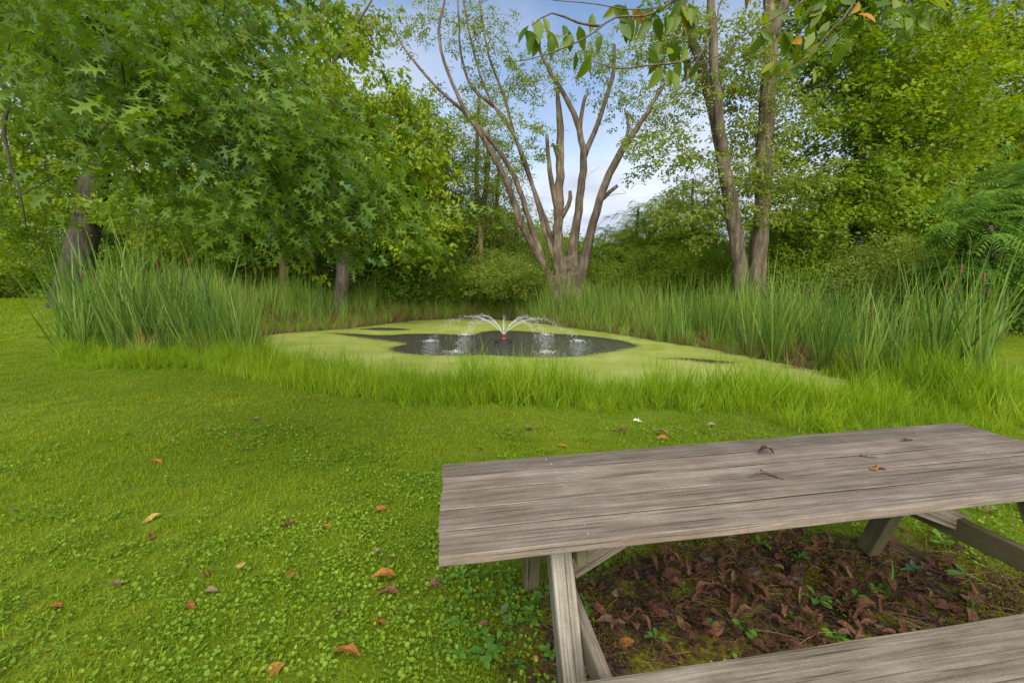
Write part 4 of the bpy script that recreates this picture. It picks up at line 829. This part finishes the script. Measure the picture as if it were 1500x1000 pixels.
# cattails, one by one
def cattail_mesh(n, L, lean, bend, seed):
    g = np.random.default_rng(seed); mb = MB()
    for _ in range(n):
        a = g.random() * 6.28; d = np.array([math.cos(a) * lean * g.random(), math.sin(a) * lean * g.random(), 1]); blade(mb, (math.cos(a) * .04, math.sin(a) * .04, -.05), d, L * g.uniform(.6, 1.05), .028 * g.uniform(.6, 1.35), bend * g.random() ** 1.6, g, 7, g.random() * .8, 1.1)
    return mb.me('leaves', M['reed'])
CT = [cattail_mesh(10, 2.1, .24, .3, 300), cattail_mesh(10, 1.85, .4, .6, 301), cattail_mesh(11, 2.0, .18, .2, 302), cattail_mesh(9, 1.6, .6, 1.0, 303), cattail_mesh(10, 2.2, .3, .4, 304)]
stalk_me = mesh('stalk', *sweep(np.array([(0, 0, 0), (.01, 0, .8), (.0, .01, 1.5), (.01, .02, 1.95)]), np.array([.008, .007, .006, .003]), 6), M['reed'], smooth=True)
head_me = mesh('seed_head', *sweep(np.array([(0, 0, 1.55), (.0, .01, 1.57), (.0, .01, 1.72), (.0, .012, 1.74)]), np.array([.006, .014, .014, .005]), 8), M['cattail'], smooth=True)
ORD = ['first', 'second', 'third', 'fourth', 'fifth', 'sixth', 'seventh', 'eighth', 'ninth', 'tenth', 'eleventh', 'twelfth', 'thirteenth', 'fourteenth', 'fifteenth', 'sixteenth']
def cattails(spots, label, group, nh, hl, sd_):
    g = np.random.default_rng(sd_); hd = g.choice(len(spots), nh, replace=False).tolist(); hd.sort(key=lambda i: spots[i][0] / spots[i][1]); rank = {i: k for k, i in enumerate(hd)}
    for i, (x_, y_, s) in enumerate(spots):
        z = gz1(x_, y_) - .03; me = CT[g.integers(5)]; rot = (g.normal(0, .1), g.normal(0, .1) + .05, g.random() * 6.28); s *= g.uniform(.72, 1.06)
        if i in hd:
            r_ = prop(empty('cattail', (x_, y_, z)), hl % ORD[rank[i]], 'cattail', group + ' with seed heads'); r_.rotation_euler = rot; r_.scale = (s, s, s)
            link('leaves', me, r_)['kind'] = 'stuff'; link('stalk', stalk_me, r_); link('seed_head', head_me, r_)
        else: prop(link('cattail', me, None, (x_, y_, z), rot, s), label, 'cattail', group)
g = np.random.default_rng(90); LS = []
while len(LS) < 110:
    u, dv_ = g.uniform(92, 375), g.random(); vb = 516 + (u - 90) * .03 - 26 * dv_; q = on(u, vb, .05)
    if -13 < q[0]: LS.append((q[0], q[1], g.uniform(.85, 1.18) * (1.02 - .1 * (u > 330)) * q[1] / 9.3 * 1.16))
cattails(LS, 'green cattail in the dense stand left of the pond', 'cattails left of the pond', 9, 'cattail with brown seed head, %s from the left in the left stand', 91)
RS = []
while len(RS) < 185:
    u = g.uniform(965, 1440); t = (u - 965) / 475; vb = 500 + 78 * t - g.random() ** 1.2 * (20 + 52 * t); q = on(u, vb, -.15)
    if sdf(np.array([q[0]]), np.array([q[1]]))[0] > .05 and q[1] < 17: RS.append((q[0], q[1], g.uniform(.8, 1.12) * (1.2 if u < 1160 else 1.14)))
cattails(RS, 'green cattail in the long stand along the right bank', 'cattails along the right bank', 16, 'cattail with brown seed head, %s from the left in the right stand', 92)

# ------------------------------------------------------------------ picnic table
yaw, tx, ty = .136, .027, -.014
ux = np.array([math.cos(yaw) * math.cos(tx), math.sin(yaw) * math.cos(tx), math.sin(tx)]); vy = unit(np.cross((0, 0, 1), ux)); nz_ = np.cross(ux, vy); vy = vy * math.cos(ty) + nz_ * math.sin(ty); nz_ = np.cross(ux, vy)
TA = np.array([-.233, 1.22, CH - .841]); TL, TW, TZ = 2.857, .72, .75
org = TA - nz_ * TZ
tb = prop(empty('picnic_table', org), 'weathered grey wooden picnic table with attached bench on leaf litter', 'picnic table')
tb.rotation_euler = Matrix(np.stack([ux, vy, nz_], 1).tolist()).to_euler()
def tl(x_, y_, z_): return org + ux * x_ + vy * y_ + nz_ * z_
def plank_mesh(name, lx, ly, lz, mat, seed, wave=.0015):
    g = np.random.default_rng(seed); nx_ = max(2, int(lx / .12)); prof = [(-ly / 2 + .004, -lz / 2), (-ly / 2, -lz / 2 + .004), (-ly / 2, lz / 2 - .0025), (-ly / 2 + .003, lz / 2), (-ly / 6, lz / 2 - .0012), (ly / 6, lz / 2 - .0012), (ly / 2 - .003, lz / 2), (ly / 2, lz / 2 - .0025), (ly / 2, -lz / 2 + .004), (ly / 2 - .004, -lz / 2)]
    V = []; Fc = []; k = len(prof); wy = np.cumsum(g.normal(0, wave * .4, nx_ + 1)); wz = np.cumsum(g.normal(0, wave * .4, nx_ + 1)); wy -= np.linspace(wy[0], wy[-1], nx_ + 1); wz -= np.linspace(wz[0], wz[-1], nx_ + 1)
    for i in range(nx_ + 1):
        for a, b in prof: V.append((-lx / 2 + lx * i / nx_, a + wy[i] + g.normal(0, .0005), b + wz[i]))
    for i in range(nx_):
        for j in range(k): a, b = i * k + j, i * k + (j + 1) % k; Fc.append((a, a + k, b + k, b))
    Fc.append(tuple(range(k))); Fc.append(tuple(range(nx_ * k, nx_ * k + k))[::-1])
    return mesh(name, V, Fc, mat)
bw = TW / 5
PLK = []
for i in range(5):
    PLK.append(link('plank', plank_mesh('plank', TL + rng.uniform(-.012, .006), bw - .005 - (.003 if i in (1, 3) else 0), .038, M['wood'], 400 + i), tb, (TL / 2, bw * (i + .5), TZ - .019 + [0, -.0012, .0004, -.0016, .0002][i])))
M['seam'] = plain_mat('seam_grime', (.012, .012, .006), (.04, .042, .016), 40, .95, .4)
for i in range(4): link('seam_grime', mesh('seam_grime', *box(TL - .04, .009, .02, .001), M['seam']), tb, (TL / 2, bw * (i + 1), TZ - .0035 - .01))
def beam(name, p0, p1, w_, t_, mat, wdir):   # beam between two points, w_ along wdir, t_ across
    p0, p1 = np.array(p0, float), np.array(p1, float); d = p1 - p0; L = np.linalg.norm(d); xa = d / L; ya = np.array(wdir, float); ya = unit(ya - xa * (ya @ xa)); za = np.cross(xa, ya)
    return link(name, mesh(name, *box(L, w_, t_, .004), mat), tb, (p0 + p1) / 2, Matrix(np.stack([xa, ya, za], 1).tolist()).to_euler())
M['woodx'] = wood_mat('weathered_post', [(.06, .05, .034), (.13, .115, .085), (.22, .20, .165), (.36, .34, .30)], .2, 0)
for fx, sg in ((.42, 1), (2.47, -1)):
    lm = M['woodx'] if fx < 1 else M['woodmoss']
    beam('leg', (fx, .17, TZ - .04), (fx, -.14, -.04), .078, .089, lm, (1, 0, 0)); beam('leg', (fx, .55, TZ - .04), (fx, .82, -.04), .078, .089, M['woodmoss'], (1, 0, 0))
    beam('bench_support', (fx + sg * .062, -.44, .384), (fx + sg * .062, 1.15, .384), .038, .10, M['woodmoss'] if fx > 1 else M['woodb'], (1, 0, 0))
    beam('top_cleat', (fx + .062, .05, TZ - .082), (fx + .062, .67, TZ - .082), .04, .085, M['woodmoss'], (1, 0, 0))
    e = 1.08 if fx < 1 else 1.78
    beam('brace', (fx + (.1 if fx < 1 else -.03), .36, .40), (e, .36, TZ - .055), .088, .038, M['woodb'], (0, 1, 0) if False else (0, 0, 1))
for yb in (-.215 - .235, .935):
    link('bench_plank', plank_mesh('bench_plank', TL - .01, .235, .038, M['woodb'], 420), tb, (TL / 2, yb + .1175, .455))
nail_me = mesh('nail', *lathe([(.0045, -.004), (.0045, .0012), (.002, .002), (0, .002)], 8), M['nail'])
for i in range(5):
    for fx in (.50, 2.49):
        for dy_ in (.3, .7): link('nail', nail_me, PLK[i], (fx - TL / 2 + rng.normal(0, .008), bw * (dy_ - .5), .0182))
def dead_leaf(kind, curl, seed, L=1.0):
    g = np.random.default_rng(seed); out = {'oval': [(0, .012, 0), (.15, .13, .15), (.35, .24, .35), (.6, .25, .6), (.82, .14, .82), (1, .01, 1)], 'oak': [(0, .012, 0), (.16, .05, .16), (.28, .30, .24), (.33, .09, .34), (.46, .09, .46), (.70, .40, .54), (.64, .10, .64), (.93, .22, .8), (.88, .07, .88), (1.05, .01, 1.03)]}[kind]
    V, Fc = strip_leaf(out, .1, -.05); th = V[:, 1] * curl * 2.2; r_ = 1 / (curl * 2.2)
    V2 = V.copy(); V2[:, 1] = r_ * np.sin(th); V2[:, 2] = r_ * (1 - np.cos(th)) + .12 * curl * np.sin(V[:, 0] * 3.3 + g.random()) + g.normal(0, .03, len(V)); V2[:, 1] += g.normal(0, .018, len(V)); V2[:, 2] += .10 * np.sin(V[:, 0] * 7 + g.random() * 6) * np.abs(V[:, 1]) * 3; return V2, Fc
def dl(kind, curl, seed, mat):
    v, f = dead_leaf(kind, curl, seed); return mesh('leaf', v, f, M[mat], {'lv': np.full(len(v), np.random.default_rng(seed).random())}, False)
DL = [dl('oval', 2.2, 1, 'litter'), dl('oval', 1.2, 2, 'litter'), dl('oak', 1.4, 3, 'litter'), dl('oval', 3.2, 4, 'litter'), dl('oak', 2.0, 5, 'litter')]
# things on the table top
def on_top(u, v):                            # meets the table top plane
    d = ray(u, v); o_ = np.array([0, 0, CH]); t = ((tl(0, 0, TZ) - o_) @ nz_) / (d @ nz_); return o_ + d * t
def lay_leaf(me, q, L, rz, label, cat='leaf', group=None, up=.004, tilt=(0, 0)):
    o = link('fallen_leaf', me, None, q + np.array([0, 0, up]), (tilt[0], tilt[1], rz), L); return prop(o, label, cat, group)
lay_leaf(dl('oval', 2.6, 11, 'litter'), on_top(1110, 665), .085, .1, 'curled dark brown leaf lying on the far seam of table top')
lay_leaf(dl('oak', .5, 12, 'orange'), on_top(1274, 689), .085, .2, 'orange-brown lobed leaf lying flat on the table top')
lay_leaf(dl('oak', .8, 13, 'tan'), on_top(1322, 647), .085, .4, 'pale dry leaf on the table top near its far corner')
def twig(name, label, Ps, r0):
    b = Ps[0][0]; mb = MB()
    for Q in Ps: S_ = smoothpath(np.array(Q) - b, .015); v, f = sweep(S_, np.linspace(r0, r0 * .5, len(S_)), 6, rough=.25); mb.add(v, f)
    return prop(link(name, mb.me(name, M['twig'], True), None, b), label, 'twig')
zz = np.array([0, 0, .006])
twig('twig', 'forked grey twig lying on the table top', [[on_top(1147, 702) + zz, on_top(1130, 697) + zz, on_top(1117, 694) + zz * 1.6, on_top(1098, 699) + zz], [on_top(1120, 694) + zz * 1.6, on_top(1113, 692) + zz * 2]], .005)
twig('twig', 'short dark straight twig on the far half of table top', [[on_top(1260, 668) + zz, on_top(1272, 670) + zz, on_top(1286, 671) + zz]], .004)

# ------------------------------------------------------------------ leaf litter, weeds and bits on the ground
def onground(u, v):
    q = on(u, v, 0.0)
    for _ in range(6): q = on(u, v, gz1(q[0], q[1]))
    return q
g = np.random.default_rng(500); n_ = 0; spots = []
while n_ < 285:
    u, v = g.uniform(870, 1430), g.uniform(775, 985); q = onground(u, v)
    wt = math.exp(-((u - 1130) / 190) ** 2 * .5 - ((v - 860) / 75) ** 2 * .5); wt = max(wt, .9 * math.exp(-((u - 1270 + (v - 860) * -.6) / 120) ** 2 - ((v - 865) / 40) ** 2))
    if g.random() < wt and bed(q[0], q[1]) > .3: spots.append(q); n_ += 1
for i, q in enumerate(spots):
    lay_leaf(DL[g.choice(5, p=[.28, .26, .12, .2, .14])], q, g.uniform(.06, .11), g.random() * 6.28, 'curled red-brown dead leaf in the litter under picnic table', 'leaf', 'dead leaves under the table', g.uniform(.012, .04), (g.normal(0, .35), g.normal(0, .35)))
def dlt(kind, curl, seed): v, f = dead_leaf(kind, curl, seed); return v, f, np.full(len(v), np.random.default_rng(seed).random())
P = jitgrid(-.2, 4, .9, 3, .035); x, y = P.T; k = (rng.random(len(P)) < bed(x, y) * (.5 + .4 * wob(x, y, .3))); P = P[k]; x, y = P.T
prop(scatter('leaf_litter', [dlt('oval', 1.8, 21), dlt('oak', 1, 22), dlt('oval', 1.0, 23)], np.stack([x, y, gz(x, y) + rng.uniform(-.004, .012, len(P))], 1), np.stack([rng.normal(0, .4, len(P)), rng.normal(0, .4, len(P)), rng.uniform(0, 6.28, len(P))], 1), rng.uniform(.028, .068, len(P)), rng.random(len(P)), M['litterg']), 'crumbled small leaf litter on the soil under the table', 'leaf litter')
def straws():
    mb = MB()
    for _ in range(9):
        a = rng.random() * 3.14; c = rng.normal(0, .04, 2); l2 = rng.uniform(.03, .09); d = np.array([math.cos(a), math.sin(a)]); p0 = np.array([*(c - d * l2), rng.uniform(.004, .02)]); p1 = np.array([*(c + d * l2), rng.uniform(.004, .02)]); v, f = sweep(np.array([p0, (p0 + p1) / 2 + (0, 0, .008), p1]), .0011, 3, False); mb.add(v, f, rng.random())
    return mb.get()
P = jitgrid(-.2, 4, .9, 3, .1); x, y = P.T; k = rng.random(len(P)) < bed(x, y) * .5; P = P[k]; x, y = P.T
prop(scatter('dry_stems', T3(straws), np.stack([x, y, gz(x, y)], 1), upright(len(P), .1), rng.uniform(.7, 1.3, len(P)), rng.random(len(P)), M['straw']), 'thin dry stems and needles scattered through the litter', 'dry stems')
def mossbit():
    mb = MB()
    for _ in range(40):
        a = rng.random() * 6.28; rr = .05 * rng.random() ** .5; put(mb, RHO, np.array([rr * math.cos(a), rr * math.sin(a), rng.uniform(0, .008)]), unit(np.array([rng.normal(), rng.normal(), .9])), rdir(), rng.uniform(.006, .012), rng.random())
    return mb.get()
M['moss'] = leaf_mat('moss', [(.10, .105, .010), (.18, .175, .012), (.27, .25, .02)], .3, .7, .15)
P = jitgrid(-.6, 4.5, .8, 3.6, .05); x, y = P.T; bb = bed(x, y); k = (bb > .05) & (wob(x, y, .27) - .9 * np.exp(-((x - 1.5) / .8) ** 2 - ((y - 1.75) / .4) ** 2) > -.12) & (rng.random(len(P)) < .8); P = P[k]; x, y = P.T
prop(scatter('moss', T3(mossbit), np.stack([x, y, gz(x, y)], 1), upright(len(P), .15), rng.uniform(.8, 1.4, len(P)), rng.random(len(P)), M['moss']), 'yellow-green moss on the ground round the table legs', 'moss')
# stones and clods
def rock(seed, s):
    g = np.random.default_rng(seed); V, Fc = lathe([(0.01, -.5), (.5, -.42), (.85, -.1), (.9, .15), (.6, .5), (.25, .62), (.01, .64)], 12); ph = g.random(6) * 6.28
    n2 = 1 + .14 * np.sin(3 * V[:, 0] + ph[0]) + .12 * np.sin(4 * V[:, 1] + ph[1]) + .1 * np.sin(5 * V[:, 2] + 3 * V[:, 0] + ph[2]) + g.normal(0, .07, len(V)); return V * n2[:, None] * np.array(s), Fc
for i, (u, v, s, lb) in enumerate([(985, 905, (.042, .036, .036), 'rounded grey-brown stone among dead leaves near the left leg'), (1100, 835, (.075, .06, .045), 'mossy clod of soil in the middle of the litter'), (1160, 845, (.055, .05, .04), 'brown clod of soil right of the mossy clod'), (1275, 915, (.075, .05, .03), 'grey weathered clod beside the bench edge'), (1030, 815, (.06, .05, .04), 'dark clod under the table near the brace end')]):
    q = onground(u, v); prop(link('stone' if 'stone' in lb else 'soil_clod', mesh('stone', *rock(i + 5, s), M['stone'], smooth=True), None, q + (0, 0, s[2] * .05), (0, 0, i * 1.3)), lb, 'stone' if 'stone' in lb else 'clod')
q = onground(785, 968); prop(link('nut_husk', mesh('nut_husk', *rock(12, (.016, .013, .018)), M['ybit'], smooth=True), None, q + (0, 0, .012)), 'small yellowish nut husk on moss left of the near leg', 'nut')
# weeds
WL = [mesh('leaf', *strip_leaf([(0, .015, 0), (.3, .05, .3), (.5, .2, .5), (.75, .25, .75), (.95, .12, .95), (1.03, .01, 1.03)], .3, .2), M['weed'], {'lv': np.full(18, q_)}, True) for q_ in (.2, .6, .95)]
WG = [mesh('leaf', *strip_leaf([(0, .02, 0), (.25, .12, .25), (.5, .2, .5), (.8, .13, .8), (1.0, .01, 1.0)], .3, .35), M['weedp'], {'lv': np.full(15, .5)}, True)]
def bl(seed, L=1.0):
    mb = MB(); g = np.random.default_rng(seed); blade(mb, (0, 0, 0), (.25, 0, 1), L, .055, .5, g, 6); return mb.me('leaf', M['weed'])
WB = [bl(31), bl(32)]
def weed(u, v, label, kind, n, s, seed, name='weed'):
    g = np.random.default_rng(seed); q = onground(u, v); r_ = prop(empty(name, q), label, 'weed' if kind != 'blade' else 'grass')
    for i in range(n):
        a = i * 2.4 + g.normal(0, .3)
        if kind == 'blade': link('leaf', WB[i % 2], r_, (g.normal(0, .006), g.normal(0, .006), 0), (g.normal(0, .2), g.normal(0, .2), a), s * g.uniform(.6, 1.1))
        else: link('leaf', (WG if kind == 'grey' else WL)[i % (1 if kind == 'grey' else 3)], r_, (0, 0, .012 + (.03 * i / n if kind != 'grey' else 0) * s / .08), (g.normal(0, .15), -g.uniform(.05, .75), a), s * g.uniform(.65, 1.1))
    mb = MB(); v_, f = sweep(np.array([(0, 0, -.01), (.002, 0, .02), (0, .002, .045 * s / .08)]), .0025, 5); mb.add(v_, f); link('stem', mb.me('stem', M['weed'], True), r_); return r_
for i, a in enumerate([(1195, 885, 'broadleaf seedling in the litter above the bench middle', 'leaf', 8, .075), (1225, 940, 'bright seedling close to the bench edge', 'leaf', 6, .055), (1040, 920, 'tiny bright seedling in middle of the litter', 'leaf', 7, .045), (1000, 865, 'lone pale green sprout beside the brace', 'leaf', 4, .05), (1285, 868, 'round-leaved seedling behind the tall grass sprout', 'leaf', 5, .055), (1340, 838, 'grey-green rosette weed right of the far leg', 'grey', 10, .075), (1415, 850, 'dark green three-leaved seedling near the right beam', 'leaf', 5, .09),
                       (1300, 870, 'tall grass sprout standing in the litter by the far leg', 'blade', 5, .2), (1318, 928, 'short grass blades rising just behind the bench', 'blade', 4, .1), (1420, 900, 'arching grass blades beside the bench at right', 'blade', 5, .14), (1245, 838, 'small grass sprout left of the far leg', 'blade', 4, .06), (1160, 910, 'little sprout between dead leaves left of bench middle', 'leaf', 4, .045),
                       (715, 965, 'large bright rosette weed left of the near table leg', 'leaf', 11, .075), (855, 905, 'young weed growing just right of the near leg', 'leaf', 5, .06), (735, 905, 'pale two-leaved seedling on the moss', 'grey', 4, .07), (795, 870, 'leafy weed at the foot of the far left leg', 'leaf', 6, .06), (690, 880, 'leafy weed at the edge of moss and clover', 'leaf', 7, .06), (700, 850, 'broad weed in the clover below the table corner', 'leaf', 7, .06), (805, 960, 'fine upright weed touching the near leg', 'leaf', 8, .05), (885, 840, 'small weed behind the diagonal brace', 'leaf', 5, .05), (1110, 800, 'sprig of green leaves under the table edge', 'leaf', 6, .06), (1090, 925, 'low green sprout in dead leaves left of the bench middle', 'leaf', 6, .06), (960, 940, 'green sprig at the left end of the litter', 'leaf', 6, .055), (1170, 820, 'green sprig among leaves behind the clods', 'leaf', 6, .06), (1380, 800, 'tuft of leaves on moss beside the right beam', 'leaf', 7, .07), (1250, 880, 'green sprout in the thick of the red-brown leaves', 'leaf', 6, .065)]):
    weed(*a, 600 + i)
gw = np.random.default_rng(900)
for i in range(30):
    u, v = gw.uniform(640, 815), gw.uniform(835, 995)
    wd = weed(u, v, 'small bright broadleaf weed on the moss left of the near leg', 'leaf', int(gw.integers(4, 8)), gw.uniform(.035, .062), 901 + i); wd['group'] = 'small weeds left of the near leg'
# fallen leaves on the lawn
LV = {'litter': [dl('oval', 2.0, 41, 'litter'), dl('oak', 1.2, 42, 'litter')], 'orange': [dl('oval', 1.0, 43, 'orange'), dl('oval', 1.7, 47, 'orange')], 'tan': [dl('oval', 1.2, 44, 'tan')], 'ybit': [dl('oval', 1.0, 45, 'ybit')]}
FL = [(222, 677, 'orange', .10, 'bright orange leaf on the upper left lawn'), (237, 758, 'ybit', .09, 'yellow leaf on the left lawn below the orange one'), (217, 788, 'litter', .06, 'dark curled leaf on the left lawn'), (93, 895, 'orange', .06, 'rust brown leaf on the lower left lawn'), (157, 860, 'tan', .06, 'dull tan lobed leaf on the lower left lawn'), (320, 870, 'tan', .06, 'pale tan leaf on the lawn left of the middle'), (275, 888, 'orange', .055, 'small rust leaf left of the pale tan leaf'),
      (315, 841, 'litter', .075, 'dark brown leaf lying above the pale tan leaf'), (345, 838, 'ybit', .05, 'small yellow leaf tip beside a dark brown leaf'), (422, 978, 'orange', .10, 'large orange curled leaf at the bottom of the lawn'), (490, 962, 'orange', .10, 'long rust leaf right of the large orange leaf'), (568, 750, 'orange', .085, 'rust leaf curled like a wave left of the table'), (470, 775, 'orange', .06, 'upright rust leaf on the middle lawn'), (434, 773, 'litter', .08, 'thin dark leaf on the middle lawn'),
      (420, 847, 'orange', .05, 'small reddish leaf on the middle lawn'), (585, 875, 'litter', .10, 'brown curled leaf below the table corner'), (625, 872, 'litter', .11, 'long brown rolled leaf nearest the table corner'), (580, 850, 'orange', .10, 'narrow rust leaf above the brown curled pair'), (545, 815, 'tan', .05, 'small pinkish tan leaf left of the table corner'), (585, 823, 'litter', .05, 'small dark leaf left of the table corner'), (545, 915, 'orange', .06, 'folded rust leaf in the clover'),
      (505, 908, 'litter', .06, 'dark folded leaf in the clover'), (816, 656, 'ybit', .07, 'pale yellow round leaf behind the table'), (920, 634, 'litter', .10, 'dark leaf on the lawn behind the table, left one'), (962, 638, 'litter', .11, 'dark leaf on the lawn behind the table, right one'), (978, 646, 'orange', .09, 'orange leaf on the lawn behind the table'), (1062, 645, 'orange', .11, 'rust leaf just beyond the table edge'), (1050, 625, 'tan', .09, 'tan leaf by the tall bank grass'), (768, 632, 'litter', .10, 'upright brown leaf on lawn before the bank grass'),
      (382, 615, 'tan', .08, 'orange-tan leaf near the left bank grass'), (340, 640, 'tan', .07, 'tan leaf on the left middle lawn'), (1462, 757, 'litter', .08, 'dark leaf on the grass beyond the right beam'), (700, 662, 'litter', .04, 'small black leaf behind the table, right of pair'), (660, 655, 'litter', .04, 'small black leaf behind the table, left of pair'), (700, 925, 'litter', .06, 'dark leaf scrap at edge of the moss'), (930, 945, 'orange', .07, 'rust leaf beside the left end of the bench'), (895, 875, 'tan', .07, 'crumpled pale brown leaf right of the near leg'), (905, 920, 'tan', .075, 'pale lobed leaf in the moss right of the near leg')]
for i, (u, v, k, L, lb) in enumerate(FL):
    g = np.random.default_rng(700 + i); lay_leaf(LV[k][i % len(LV[k])], onground(u, v), L * 1.35, g.uniform(-.6, .8) + (3.14 if i % 2 else 0), lb, 'leaf', None, .022, (g.normal(0, .25), g.normal(0, .25)))
P = lawn_pts(1.0, 7.5, .42, 8); x, y = P.T; k = rng.random(len(P)) < .5; P = P[k]; x, y = P.T
prop(scatter('leaf_scraps', [dlt('oval', 1.6, 51), dlt('oak', 1.2, 52)], np.stack([x, y, gz(x, y) + .02], 1), np.stack([rng.normal(0, .4, len(P)), rng.normal(0, .4, len(P)), rng.uniform(0, 6.28, len(P))], 1), rng.uniform(.012, .035, len(P)), rng.random(len(P)), M['litterg']), 'tiny brown leaf scraps scattered through the lawn', 'leaf scraps')
q = onground(934, 623); v, f = dead_leaf('oak', 1.4, 77); prop(link('paper_scrap', mesh('paper_scrap', v, f, M['white'], smooth=True), None, q + (-.05, 0, .05), (.2, .1, .3), .12), 'small crumpled white scrap on the lawn behind the table', 'paper')
